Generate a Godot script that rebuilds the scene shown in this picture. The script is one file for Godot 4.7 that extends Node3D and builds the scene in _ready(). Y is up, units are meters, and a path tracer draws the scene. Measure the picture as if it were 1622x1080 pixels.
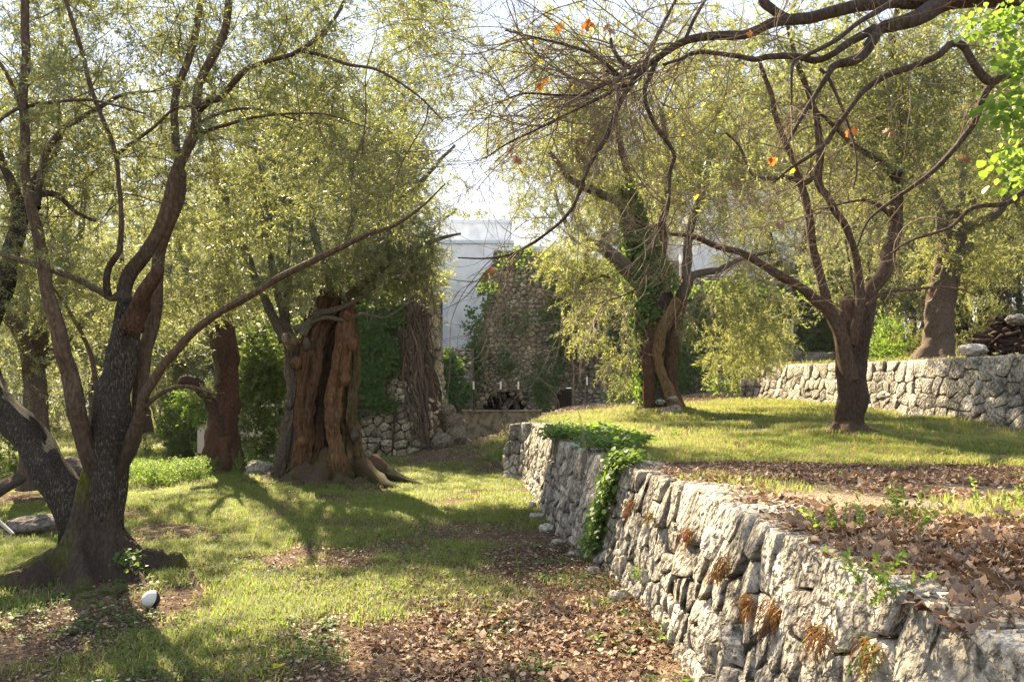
extends Node3D
# An olive grove with dry stone terraces in front of an old stone house. y is up, metres; the eye stands at (0, 1.6, 0) and looks along -z.

const FOCAL := 1260.0
const EYE := 1.6
var rng := RandomNumberGenerator.new()
var nz := FastNoiseLite.new()
var ridge := FastNoiseLite.new()
var taken := {}
var M := {}
var sprig_mesh := {}

# ---------------------------------------------------------------- helpers

class MB:
	var v := PackedVector3Array()
	var n := PackedVector3Array()
	var c := PackedColorArray()
	var ix := PackedInt32Array()
	func vert(p: Vector3, nn := Vector3.UP, col := Color.WHITE) -> int:
		v.append(p); n.append(nn); c.append(col)
		return v.size() - 1
	func tri(a: int, b: int, d: int) -> void:
		ix.append(a); ix.append(d); ix.append(b)
	func quad(a: int, b: int, d: int, e: int) -> void:
		tri(a, b, d); tri(a, d, e)
	func smooth(first := 0, ifirst := 0) -> void:
		for i in range(first, v.size()):
			n[i] = Vector3.ZERO
		for k in range(ifirst, ix.size(), 3):
			var a := ix[k]; var b := ix[k + 1]; var d := ix[k + 2]
			var q := (v[d] - v[a]).cross(v[b] - v[a])
			n[a] += q; n[b] += q; n[d] += q
		for i in range(first, v.size()):
			n[i] = n[i].normalized() if n[i].length_squared() > 1e-20 else Vector3.UP
	func box(lo: Vector3, hi: Vector3, col := Color.WHITE) -> void:
		for ax in 3:
			for s in [0, 1]:
				var nn := Vector3.ZERO
				nn[ax] = 1.0 if s == 1 else -1.0
				var a1 := (ax + 1) % 3; var a2 := (ax + 2) % 3
				var q := []
				for k in [[0, 0], [1, 0], [1, 1], [0, 1]]:
					var p := Vector3.ZERO
					p[ax] = hi[ax] if s == 1 else lo[ax]
					p[a1] = hi[a1] if k[0] == 1 else lo[a1]
					p[a2] = hi[a2] if k[1] == 1 else lo[a2]
					q.append(vert(p, nn, col))
				if s == 1: quad(q[0], q[1], q[2], q[3])
				else: quad(q[0], q[3], q[2], q[1])
	func mesh(mat: Material, origin := Vector3.ZERO) -> ArrayMesh:
		return into(ArrayMesh.new(), mat, origin)
	func into(am: ArrayMesh, mat: Material, origin := Vector3.ZERO) -> ArrayMesh:
		if ix.size() == 0: return am
		var a := []
		a.resize(Mesh.ARRAY_MAX)
		if origin != Vector3.ZERO:
			for i in v.size(): v[i] -= origin
		a[Mesh.ARRAY_VERTEX] = v; a[Mesh.ARRAY_NORMAL] = n; a[Mesh.ARRAY_COLOR] = c; a[Mesh.ARRAY_INDEX] = ix
		am.add_surface_from_arrays(Mesh.PRIMITIVE_TRIANGLES, a)
		am.surface_set_material(am.get_surface_count() - 1, mat)
		return am

func lin(r: float, g: float, b: float) -> Color:
	return Color(r, g, b).linear_to_srgb()

func at(px: float, py: float, d: float) -> Vector3:
	return Vector3((px - 811.0) / FOCAL * d, EYE - (py - 640.0) / FOCAL * d, -d)

func rr(a: float, b: float) -> float:
	return rng.randf_range(a, b)

func rdir() -> Vector3:
	var q := Vector3(rng.randfn(), rng.randfn(), rng.randfn())
	return q.normalized() if q.length() > 0.001 else Vector3.UP

func ss(a: float, b: float, x: float) -> float:
	return smoothstep(a, b, x)

func numbered(called: String) -> String:
	if not taken.has(called):
		taken[called] = 0
		return called
	taken[called] += 1
	return "%s_%03d" % [called, taken[called]]

func tag(o: Node3D, label: String, category: String, group := "", kind := "") -> Node3D:
	o.set_meta("label", label)
	if category: o.set_meta("category", category)
	if group: o.set_meta("group", group)
	if kind: o.set_meta("kind", kind)
	return o

func thing(called: String, label: String, category: String, where := Vector3.ZERO, group := "") -> Node3D:
	var o := Node3D.new()
	o.name = numbered(called)
	add_child(o, true)
	o.position = where
	tag(o, label, category, group)
	return o

func part(called: String, me: Mesh, parent: Node3D, kind := "") -> MeshInstance3D:
	var o := MeshInstance3D.new()
	o.mesh = me
	if parent == self:
		o.name = numbered(called)
	else:
		var k := 0
		var nm := called
		if parent.has_node(NodePath(nm)):
			var cnt: Dictionary = parent.get_meta("cnt") if parent.has_meta("cnt") else {}
			k = int(cnt.get(called, 0)) + 1
			cnt[called] = k
			parent.set_meta("cnt", cnt)
			nm = "%s_%03d" % [called, k]
		o.name = nm
	parent.add_child(o, true)
	if kind: o.set_meta("kind", kind)
	return o

func scatter(called: String, me: Mesh, where: Array, parent: Node3D, kind := "stuff") -> MultiMeshInstance3D:
	var mm := MultiMesh.new()
	mm.transform_format = MultiMesh.TRANSFORM_3D
	mm.mesh = me
	mm.instance_count = where.size()
	for i in where.size():
		mm.set_instance_transform(i, where[i])
	var o := MultiMeshInstance3D.new()
	o.multimesh = mm
	o.name = numbered(called) if parent == self else called
	parent.add_child(o, true)
	if kind: o.set_meta("kind", kind)
	return o

func frame_of(dir: Vector3) -> Basis:
	# y along dir
	var y := dir.normalized()
	var x := y.cross(Vector3(0.31, 0.9, 0.27)) if absf(y.y) < 0.9 else y.cross(Vector3.RIGHT)
	x = x.normalized()
	return Basis(x, y, x.cross(y))

# ---------------------------------------------------------------- materials

func noise_tex(seed_: int, freq: float, kind: int, oct: int, ramp: Array, size := 512, frac := FastNoiseLite.FRACTAL_FBM) -> NoiseTexture2D:
	var f := FastNoiseLite.new()
	f.seed = seed_
	f.noise_type = kind
	f.frequency = freq
	f.fractal_type = frac
	f.fractal_octaves = oct
	var t := NoiseTexture2D.new()
	t.width = size; t.height = size
	t.seamless = true
	t.seamless_blend_skirt = 0.2
	t.noise = f
	if ramp.size():
		var g := Gradient.new()
		var off := PackedFloat32Array(); var col := PackedColorArray()
		for r in ramp:
			off.append(r[0]); col.append(r[1] if r[1] is Color else Color(r[1], r[1], r[1]))
		g.offsets = off; g.colors = col
		t.color_ramp = g
	return t

func mat(called: String, col: Color, rough := 0.9, vcol := true) -> StandardMaterial3D:
	var m := StandardMaterial3D.new()
	m.resource_name = called
	m.albedo_color = col
	m.roughness = rough
	m.metallic_specular = 0.25
	m.vertex_color_use_as_albedo = vcol
	M[called] = m
	return m

func tri_tex(m: StandardMaterial3D, tex: Texture2D, scale: Vector3, height: Texture2D = null, cm := 1.0, world := true) -> void:
	m.albedo_texture = tex
	m.uv1_triplanar = true
	m.uv1_world_triplanar = world
	m.uv1_scale = scale
	if height:
		m.heightmap_enabled = true
		m.heightmap_texture = height
		m.heightmap_scale = cm

func leafy(called: String, col: Color, back: Color, rough := 0.55) -> StandardMaterial3D:
	var m := mat(called, col, rough, false)
	m.backlight_enabled = true
	m.backlight = back
	m.cull_mode = BaseMaterial3D.CULL_DISABLED
	m.metallic_specular = 0.2
	return m

func materials() -> void:
	var fleck := noise_tex(11, 0.035, FastNoiseLite.TYPE_SIMPLEX_SMOOTH, 5, [[0.0, 0.26], [0.5, 0.38], [0.66, 0.47], [0.73, 0.55], [0.80, 0.80], [1.0, 0.88]])
	var bark_h := noise_tex(12, 0.03, FastNoiseLite.TYPE_SIMPLEX_SMOOTH, 5, [], 512, FastNoiseLite.FRACTAL_RIDGED)
	var bark_c := noise_tex(13, 0.02, FastNoiseLite.TYPE_SIMPLEX_SMOOTH, 6, [[0.0, 0.5], [0.35, 0.7], [0.6, 0.85], [0.8, 1.0], [1.0, 1.0]])
	var m := mat("bark_flecked", Color.WHITE, 0.95)
	tri_tex(m, fleck, Vector3(3.4, 0.85, 3.4), bark_h, 2.8)
	m = mat("bark", Color.WHITE, 0.92)
	tri_tex(m, bark_c, Vector3(3.0, 1.1, 3.0), bark_h, 1.4)
	m = mat("old_wood", Color.WHITE, 0.9)
	tri_tex(m, bark_c, Vector3(2.0, 0.55, 2.0), bark_h, 5.0)
	mat("twig", Color.WHITE, 0.9)
	var st_c := noise_tex(21, 0.012, FastNoiseLite.TYPE_SIMPLEX_SMOOTH, 7, [[0.0, 0.36], [0.28, 0.62], [0.42, 0.84], [0.60, 0.94], [1.0, 1.0]])
	var st_h := noise_tex(22, 0.016, FastNoiseLite.TYPE_SIMPLEX_SMOOTH, 7, [])
	m = mat("stone", Color.WHITE, 0.9)
	tri_tex(m, st_c, Vector3(1.9, 1.7, 1.9), st_h, 6.0)
	m = mat("stone_far", Color.WHITE, 0.95)
	tri_tex(m, st_c, Vector3(0.7, 0.7, 0.7), st_h, 5.0)
	mat("core", lin(0.075, 0.06, 0.045), 1.0, false)
	m = mat("mortar", lin(0.27, 0.225, 0.165), 1.0, false)
	tri_tex(m, st_c, Vector3(0.9, 0.9, 0.9), st_h, 3.0)
	var soil_c := noise_tex(31, 0.03, FastNoiseLite.TYPE_SIMPLEX_SMOOTH, 6, [[0.0, 0.55], [0.4, 0.75], [0.6, 0.9], [1.0, 1.0]])
	var soil_h := noise_tex(32, 0.05, FastNoiseLite.TYPE_SIMPLEX_SMOOTH, 6, [])
	m = mat("soil", Color.WHITE, 1.0)
	tri_tex(m, soil_c, Vector3(1.3, 1.3, 1.3), soil_h, 2.5)
	var plaster := noise_tex(41, 0.01, FastNoiseLite.TYPE_SIMPLEX_SMOOTH, 6, [[0.0, 0.86], [0.5, 0.95], [1.0, 1.0]])
	m = mat("white_plaster", lin(0.88, 0.87, 0.84), 0.85, false)
	tri_tex(m, plaster, Vector3(0.3, 0.18, 0.3))
	var conc := noise_tex(42, 0.015, FastNoiseLite.TYPE_SIMPLEX_SMOOTH, 6, [[0.0, 0.5], [0.4, 0.75], [0.6, 0.9], [1.0, 1.0]])
	m = mat("concrete", lin(0.34, 0.29, 0.20), 0.95, false)
	tri_tex(m, conc, Vector3(0.5, 0.35, 0.5), st_h, 1.0)
	m = mat("coping", lin(0.30, 0.26, 0.21), 0.9, false)
	tri_tex(m, conc, Vector3(0.9, 0.9, 0.9))
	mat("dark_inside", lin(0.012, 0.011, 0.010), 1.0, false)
	mat("rusted_iron", lin(0.07, 0.035, 0.02), 0.8, false)
	mat("white_candle", lin(0.78, 0.74, 0.66), 0.6, false)
	mat("window_frame", lin(0.62, 0.66, 0.70), 0.5, false)
	m = mat("window_glass", Color(0.10, 0.13, 0.16, 0.45), 0.05, false)
	m.transparency = BaseMaterial3D.TRANSPARENCY_ALPHA
	mat("cream_wall", lin(0.55, 0.47, 0.34), 0.9, false)
	mat("shutter_green", lin(0.22, 0.30, 0.24), 0.7, false)
	mat("lamp_black", lin(0.02, 0.02, 0.02), 0.5, false)
	mat("lamp_white", lin(0.50, 0.51, 0.45), 0.5, false)
	mat("bamboo", lin(0.62, 0.56, 0.42), 0.7, false)
	# leaves
	leafy("olive_a", lin(0.072, 0.082, 0.036), lin(0.235, 0.265, 0.07))
	leafy("olive_b", lin(0.135, 0.145, 0.100), lin(0.16, 0.18, 0.085), 0.45)
	leafy("olive_c", lin(0.100, 0.110, 0.036), lin(0.36, 0.375, 0.08))
	leafy("far_a", lin(0.088, 0.096, 0.050), lin(0.26, 0.28, 0.095))
	leafy("far_b", lin(0.140, 0.146, 0.100), lin(0.19, 0.21, 0.105))
	leafy("far_c", lin(0.112, 0.120, 0.052), lin(0.37, 0.39, 0.11))
	leafy("ivy_a", lin(0.032, 0.062, 0.018), lin(0.14, 0.22, 0.03), 0.45)
	leafy("ivy_b", lin(0.045, 0.080, 0.022), lin(0.20, 0.30, 0.04), 0.5)
	leafy("bright_a", lin(0.08, 0.14, 0.025), lin(0.30, 0.43, 0.06), 0.5)
	leafy("bright_b", lin(0.055, 0.10, 0.020), lin(0.24, 0.36, 0.04), 0.5)
	leafy("grass_a", lin(0.085, 0.115, 0.022), lin(0.22, 0.31, 0.045), 0.6)
	leafy("grass_b", lin(0.120, 0.130, 0.030), lin(0.30, 0.33, 0.065), 0.6)
	leafy("grass_c", lin(0.230, 0.190, 0.085), lin(0.32, 0.26, 0.10), 0.7)
	leafy("litter_a", lin(0.200, 0.132, 0.085), lin(0.08, 0.045, 0.025), 0.65)
	leafy("litter_b", lin(0.310, 0.232, 0.160), lin(0.08, 0.05, 0.03), 0.65)
	leafy("litter_c", lin(0.100, 0.062, 0.043), lin(0.05, 0.025, 0.015), 0.7)
	leafy("litter_d", lin(0.260, 0.110, 0.035), lin(0.34, 0.14, 0.03), 0.6)
	leafy("yellow_leaf", lin(0.48, 0.40, 0.03), lin(0.85, 0.75, 0.05), 0.5)
	leafy("fern_brown", lin(0.110, 0.050, 0.022), lin(0.10, 0.04, 0.015), 0.8)
	leafy("fern_gold", lin(0.200, 0.110, 0.030), lin(0.16, 0.08, 0.02), 0.8)

# ---------------------------------------------------------------- terrain

# top edge of the terrace wall: distance ahead, x, height
var WALL := [[0.6, 1.37, 0.95], [2.04, 1.335, 0.955], [3.3, 1.30, 0.97], [5.6, 1.27, 1.0], [7.2, 1.10, 1.0], [9.0, 0.90, 1.03], [11.0, 0.70, 1.08], [13.3, 0.57, 1.13], [15.6, 0.50, 1.18], [16.2, 0.44, 1.2], [16.7, 0.22, 1.2], [17.0, -0.1, 1.15]]
# top edge of the back wall
var BACK := [[6.0, 8.6, 2.30], [9.0, 8.55, 2.33], [13.0, 8.40, 2.42], [17.0, 8.15, 2.52], [21.0, 7.75, 2.66], [23.6, 7.50, 2.74], [24.1, 7.38, 2.75], [24.3, 7.0, 2.72]]

func along(t: Array, d: float, k: int) -> float:
	if d <= t[0][0]: return t[0][k]
	for i in range(1, t.size()):
		if d <= t[i][0]:
			return lerpf(t[i - 1][k], t[i][k], (d - t[i - 1][0]) / (t[i][0] - t[i - 1][0]))
	return t[t.size() - 1][k]

func low_y(x: float, d: float) -> float:
	var y := 0.0
	y += 0.50 * ss(14.5, 25.5, d) * ss(-5.0, -0.6, x)
	y += 0.05 * nz.get_noise_2d(x * 5.0, d * 5.0) + 0.015 * nz.get_noise_2d(x * 23.0, d * 23.0)
	# mound at the foot of the near olive, rise at the old olive
	y += 0.05 * exp(-(pow(x + 3.8, 2.0) + pow(d - 7.3, 2.0)) / 1.4)
	y += 0.12 * exp(-(pow(x + 3.7, 2.0) + pow(d - 16.2, 2.0)) / 3.0)
	y += 0.10 * exp(-(pow(x + 6.3, 2.0) + pow(d - 17.4, 2.0)) / 2.0)
	return y

func ter_y(x: float, d: float) -> float:
	var y := 0.94 + 0.04 * ss(2.5, 5.0, d) + maxf(0.0, d - 9.0) * (0.013 + 0.036 * clampf(x / 7.0, 0.0, 1.3))
	y += 0.04 * nz.get_noise_2d(x * 6.0 + 90.0, d * 6.0) + 0.014 * nz.get_noise_2d(x * 25.0, d * 25.0 + 40.0)
	y += 0.10 * exp(-(pow(x - 4.66, 2.0) + pow(d - 11.0, 2.0)) / 0.5)
	y += 0.14 * exp(-(pow(x - 3.4, 2.0) + pow(d - 19.0, 2.0)) / 1.2)
	var wx := along(WALL, d, 1)
	var wide := ss(17.0, 23.0, d)
	var b := ss(wx + 0.02, wx + 0.12, x) if d <= 17.0 else ss(lerpf(-0.08, -1.5, wide), lerpf(0.02, 2.4, wide), x)
	y = lerpf(low_y(x, d) - 0.06, y, b)
	return y

func up_y(x: float, d: float) -> float:
	var wx := along(BACK, d, 1)
	var y := along(BACK, d, 2) - 0.06
	var back := maxf(0.0, x - wx)
	y += back * 0.05 + 0.14 * maxf(0.0, back - 4.0)
	y += 0.05 * nz.get_noise_2d(x * 7.0 - 50.0, d * 7.0)
	return y

func sheet(called: String, xs_of: Array, m: Material, fn: int) -> void:
	# xs_of: rows of [d, PackedFloat32Array of x]
	var mb := MB.new()
	var wide: int = xs_of[0][1].size()
	for row in xs_of:
		var d: float = row[0]
		for x: float in row[1]:
			var y := low_y(x, d) if fn == 0 else ter_y(x, d) if fn == 1 else up_y(x, d)
			if fn == 2 and row.size() > 2:
				y = lerpf(row[2], y, clampf((x - float(row[1][0])) / 1.6, 0.0, 1.0))
			mb.vert(Vector3(x, y, -d), Vector3.UP, ground_tint(x, d, fn))
	for j in range(1, xs_of.size()):
		for i in range(1, wide):
			var a := (j - 1) * wide + i - 1
			mb.quad(a, a + 1, a + 1 + wide, a + wide)
	mb.smooth()
	var o := part(called, mb.mesh(m), self, "structure")
	tag(o, {"lawn_ground": "trodden brown and green ground of the lower lawn", "terrace_ground": "earth of the middle terrace behind the stone wall", "upper_terrace_ground": "sloping earth of the upper terrace and hillside"}[called], "", "", "structure")

func grass_at(x: float, d: float, fn: int) -> float:
	var p := 0.5 + 0.9 * nz.get_noise_2d(x * 9.0 + 300.0, d * 9.0) + 0.4 * nz.get_noise_2d(x * 30.0, d * 30.0 + 70.0)
	if fn == 0:
		var near_wall := ss(2.6, 0.6, along(WALL, d, 1) - x) * ss(12.5, 8.0, d)
		var path := ss(-3.4, -2.0, x) * ss(18.5, 20.5, d)
		var front := ss(7.5, 5.0, d) * 0.55
		return clampf(p * 1.45 + 0.08 - near_wall * 1.25 - path * 1.2 - front * 0.8, 0.0, 1.0)
	if fn == 1:
		var far := ss(6.9, 8.9, d + 1.0 * nz.get_noise_2d(x * 8.0, d * 3.0) - maxf(0.0, 2.2 - x) * 1.2)
		var back := ss(23.5, 21.5, d)
		return clampf((p * 1.0 + 0.42) * far * back + (p - 0.55) * 0.25, 0.0, 1.0)
	return clampf(p, 0.0, 1.0) * 0.5

func litter_at(x: float, d: float, fn: int) -> float:
	var p := clampf(0.45 + 0.9 * nz.get_noise_2d(x * 8.0 - 200.0, d * 8.0 + 33.0) + 0.7 * nz.get_noise_2d(x * 28.0, d * 28.0 + 11.0), 0.0, 1.2)
	if fn == 0:
		var near_wall := ss(3.4, 0.9, along(WALL, d, 1) - x) * ss(13.0, 8.5, d)
		var path := ss(-3.4, -2.2, x) * ss(18.0, 20.5, d)
		var front := ss(8.0, 4.8, d) * 0.30
		return clampf(near_wall * (0.25 + p) + path * 0.9 + front * p * 1.4 + 0.14 * p, 0.0, 1.0)
	if fn == 1:
		var near := ss(9.2, 7.2, d - maxf(0.0, 1.9 - x) * 1.2 + 0.8 * nz.get_noise_2d(x * 8.0, d * 3.0))
		var bare := ss(1.15, 0.6, absf(d - 5.0 - 0.3 * nz.get_noise_1d(x * 20.0))) * ss(1.5, 2.2, x)
		var back := ss(21.5, 23.5, d)
		return clampf(near * (0.22 + 0.85 * p) - bare * 1.15 + back * 0.9 + 0.06 * p, 0.0, 1.0)
	return 0.3

func ground_tint(x: float, d: float, fn: int) -> Color:
	var g := grass_at(x, d, fn)
	var soil := Color(0.185, 0.125, 0.075)
	if fn == 1:
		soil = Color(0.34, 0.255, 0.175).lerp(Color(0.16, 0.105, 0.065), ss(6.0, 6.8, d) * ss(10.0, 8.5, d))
	if fn == 2:
		soil = Color(0.16, 0.12, 0.07)
	var green := Color(0.13, 0.125, 0.035)
	if d > 28.0: green = Color(0.15, 0.16, 0.03)
	return soil.lerp(green, clampf(g * 1.1, 0.0, 0.92))

func ground() -> void:
	var xs := PackedFloat32Array()
	for v in [-260.0, -160.0, -100.0, -70.0, -50.0, -38.0, -30.0, -24.0, -20.0, -17.0]: xs.append(v)
	var x := -15.0
	while x < 3.0:
		xs.append(x); x += 0.11 if x > -7.0 else 0.22
	for v in [3.5, 5.0, 8.0, 12.0, 18.0, 26.0, 40.0, 70.0, 120.0, 260.0]: xs.append(v)
	var rows := []
	for v in [-60.0, -25.0, -10.0, -4.0, -1.0, 0.8]: rows.append([v, xs])
	var d := 1.6
	while d < 30.0:
		rows.append([d, xs]); d += 0.10 if d < 14.0 else 0.2
	for v in [31.0, 33.0, 36.0, 40.0, 46.0, 55.0, 70.0, 95.0, 140.0, 220.0, 400.0]: rows.append([v, xs])
	sheet("lawn_ground", rows, M.soil, 0)
	rows = []
	d = 0.3
	while d < 31.0:
		var x0 := along(WALL, d, 1) - 0.30
		if d > 17.0: x0 = lerpf(x0, -1.75, ss(17.0, 18.5, d))
		var x1 := along(BACK, d, 1) + 0.25
		if d > 24.2: x1 = lerpf(x1, 14.0, ss(24.2, 25.0, d))
		var r := PackedFloat32Array()
		for i in 91:
			r.append(lerpf(x0, x1, pow(i / 90.0, 1.35)))
		rows.append([d, r]); d += 0.09 if d < 9.0 else 0.18
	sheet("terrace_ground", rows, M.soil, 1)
	rows = []
	d = -6.0
	while d < 75.0:
		var x0 := along(BACK, d, 1) + 0.22
		var y0 := along(BACK, d, 2) - 0.06
		if d > 24.0:
			x0 = lerpf(x0, 9.2, ss(24.0, 24.6, d)) + maxf(0.0, d - 25.0) * 0.45
			y0 = lerpf(y0, ter_y(x0, minf(d, 30.0)) - 0.15, ss(24.0, 24.8, d))
		var r := PackedFloat32Array()
		for i in 41:
			r.append(x0 + 70.0 * pow(i / 40.0, 2.6))
		rows.append([d, r, y0]); d += 0.35 if d < 26.0 else 1.5
	sheet("upper_terrace_ground", rows, M.soil, 2)

# ---------------------------------------------------------------- limbs, twigs, leaves

func resample(flat: Array, step: float, wob := 0.0) -> Array:
	# flat: [px, py, depth, radius in px] -> [points, radii] on a smooth curve
	var k: Array[Vector3] = []
	var kr := PackedFloat32Array()
	for q in flat:
		k.append(at(q[0], q[1], q[2])); kr.append(float(q[3]) * q[2] / FOCAL)
	return curve(k, kr, step, wob)

func curve(k: Array[Vector3], kr: PackedFloat32Array, step: float, wob := 0.0) -> Array:
	var p := PackedVector3Array(); var r := PackedFloat32Array()
	var m := k.size()
	for i in m - 1:
		var a := k[maxi(i - 1, 0)]; var b := k[i]; var c := k[i + 1]; var e := k[mini(i + 2, m - 1)]
		var cnt := maxi(2, int(ceil(b.distance_to(c) / step)))
		for j in cnt:
			var t := j / float(cnt)
			var pt := b.cubic_interpolate(c, a, e, t)
			if wob > 0.0:
				pt += Vector3(nz.get_noise_3d(pt.x * 40, pt.y * 40, pt.z * 40), 0, nz.get_noise_3d(pt.x * 40 + 99, pt.y * 40, pt.z * 40)) * wob
			p.append(pt); r.append(lerpf(kr[i], kr[i + 1], t))
	p.append(k[m - 1]); r.append(kr[m - 1])
	return [p, r]

func tube(mb: MB, p: PackedVector3Array, r: PackedFloat32Array, sides: int, col: Color, amp := 0.0, freq := 1.0, cap := false, lobes := 0.0) -> void:
	var first := mb.v.size(); var ifirst := mb.ix.size()
	var m := p.size()
	if m < 2: return
	var t := (p[1] - p[0]).normalized()
	var fr := frame_of(t)
	var nx := fr.x
	var ph := rng.randf() * 50.0
	var s := 0.0
	for i in m:
		if i > 0: s += p[i].distance_to(p[i - 1])
		var tt := (p[mini(i + 1, m - 1)] - p[maxi(i - 1, 0)]).normalized()
		nx = (nx - tt * nx.dot(tt)).normalized()
		var ny := tt.cross(nx)
		for j in sides:
			var a := TAU * j / sides
			var ca := cos(a); var sa := sin(a)
			var q := 1.0
			if amp > 0.0:
				q += amp * nz.get_noise_3d((ca * 22.0 + ph) * freq, sa * 22.0 * freq, s * 9.0 * freq)
				q += amp * 0.5 * nz.get_noise_3d((ca * 70.0 + ph) * freq, sa * 70.0 * freq, s * 45.0 * freq)
			if lobes > 0.0:
				var aw := a + s * 0.35 + 0.5 * nz.get_noise_2d(s * 14.0, ph)
				q += lobes * (ridge.get_noise_3d((cos(aw) * 34.0 + ph), sin(aw) * 34.0, s * 8.0) - 0.35)
				if sides > 40: q += lobes * 0.45 * (ridge.get_noise_3d(cos(aw) * 100.0 + ph, sin(aw) * 100.0, s * 16.0) - 0.35)
				q += lobes * 0.35 * nz.get_noise_3d(ca * 60.0 + ph, sa * 60.0, s * 60.0)
			var dirv := nx * ca + ny * sa
			mb.vert(p[i] + dirv * (r[i] * q), dirv, col)
	for i in range(1, m):
		for j in sides:
			var j2 := (j + 1) % sides
			var a := first + (i - 1) * sides
			var b := first + i * sides
			mb.quad(a + j, a + j2, b + j2, b + j)
	if cap:
		var e := first + (m - 1) * sides
		var cn := mb.vert(p[m - 1] - t * 0.0, (p[m - 1] - p[m - 2]).normalized(), col)
		for j in sides: mb.tri(e + j, e + (j + 1) % sides, cn)
	if sides > 6: mb.smooth(first, ifirst)

func mossy(mb: MB, first: int, base_y: float, high: float, much: float) -> void:
	for i in range(first, mb.v.size()):
		var p := mb.v[i]
		var k := ss(base_y + high, base_y, p.y) * much + 0.5 * nz.get_noise_3d(p.x * 30, p.y * 20, p.z * 30) * much
		k *= 0.55 + 0.6 * mb.n[i].y + 0.4 * maxf(0.0, -mb.n[i].x)
		k = clampf(k * 1.5, 0.0, 0.9)
		mb.c[i] = mb.c[i].lerp(Color(0.060, 0.062, 0.012), k)

class Grove:
	var node: Node3D
	var sk := PackedVector3Array()
	var sd := PackedVector3Array()
	var twigs := MB.new()
	var sprigs := []

func tree(called: String, label: String, base: Vector3, group := "", category := "olive tree") -> Grove:
	var t := Grove.new()
	t.node = thing(called, label, category, base, group)
	return t

func limb(t: Grove, called: String, flat: Array, col: Color, m: Material, o := {}) -> MeshInstance3D:
	var mb := MB.new()
	var big := 0.0
	for q in flat: big = maxf(big, float(q[3]) * q[2] / FOCAL)
	var step: float = o.get("step", clampf(big * 0.6, 0.04, 0.16))
	var c := resample(flat, step, o.get("wob", minf(0.03, big * 0.25)))
	var p: PackedVector3Array = c[0]
	tube(mb, p, c[1], o.get("sides", 20 if big > 0.12 else 12 if big > 0.04 else 8), col, o.get("amp", 0.22), o.get("freq", 1.0), o.get("cap", false), o.get("lobes", 0.0))
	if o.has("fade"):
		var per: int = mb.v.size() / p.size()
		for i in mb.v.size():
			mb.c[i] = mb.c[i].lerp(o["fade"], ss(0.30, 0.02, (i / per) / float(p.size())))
	if o.has("moss"): mossy(mb, 0, o.get("moss_y", t.node.position.y), o["moss"], o.get("much", 0.8))
	if o.get("skeleton", true):
		var from := int(p.size() * float(o.get("from", 0.3)))
		for i in range(from, p.size(), maxi(1, int(0.15 / step))):
			t.sk.append(p[i])
			t.sd.append((p[mini(i + 1, p.size() - 1)] - p[maxi(i - 1, 0)]).normalized())
	return part(called, mb.mesh(m, t.node.position), t.node)

func root_base(t: Grove, px: float, d: float, r0: float, reach: float, high: float, roots: Array, col: Color, m: Material, fn: int, moss: float) -> void:
	# the swelling foot of a trunk with roots running out into the ground; roots: [angle, height, width, length]
	var mb := MB.new()
	var cx := (px - 811.0) / FOCAL * d
	var na := 96; var ns := 26
	for j in ns + 1:
		var s := r0 * 0.55 + (reach - r0 * 0.55) * pow(j / float(ns), 1.5)
		for i in na:
			var a := TAU * i / na
			var x := cx + cos(a) * s; var dd := d - sin(a) * s
			var g := low_y(x, dd) if fn == 0 else ter_y(x, dd) if fn == 1 else up_y(x, dd)
			var y := high * exp(-maxf(0.0, s - r0 * 0.8) / (0.10 + 0.22 * r0)) - 0.05
			for q in roots:
				var ra: float = q[0] + 0.5 * nz.get_noise_2d(s * 30.0, q[0] * 40.0)
				var off := absf(angle_difference(a, ra)) * s
				var run := clampf(1.0 - (s - r0 * 0.5) / float(q[3]), 0.0, 1.0)
				y += q[1] * pow(run, 0.85) * exp(-pow(off / (float(q[2]) * (0.35 + 0.8 * run)), 2.0)) * (1.0 if run > 0.0 else 0.0)
			y += 0.055 * nz.get_noise_3d(x * 70.0, dd * 70.0, 3.0) + 0.022 * nz.get_noise_3d(x * 200.0, dd * 200.0, 9.0)
			mb.vert(Vector3(x, g + y, -dd), Vector3.UP, col)
	for j in ns:
		for i in na:
			var a := j * na + i; var b := j * na + (i + 1) % na
			mb.quad(a, a + na, b + na, b)
	mb.smooth()
	for i in mb.v.size():
		var k := clampf((0.35 + 0.9 * nz.get_noise_3d(mb.v[i].x * 30, mb.v[i].y * 30, mb.v[i].z * 30) + 0.4 * mb.n[i].y) * moss, 0.0, 0.95)
		mb.c[i] = mb.c[i].lerp(Color(0.115, 0.125, 0.020), k)
	part("root_base", mb.mesh(m, t.node.position), t.node)

func blob_point(b: Array) -> Vector3:
	var q := rdir() * pow(rng.randf(), 0.42)
	return b[0] + Vector3(q.x * b[1].x, q.y * b[1].y, q.z * b[1].z)

func px_blob(px: float, py: float, d: float, rx: float, ry: float, rd: float, w := 1.0) -> Array:
	return [at(px, py, d), Vector3(rx * d / FOCAL, ry * d / FOCAL, rd), w]

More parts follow.
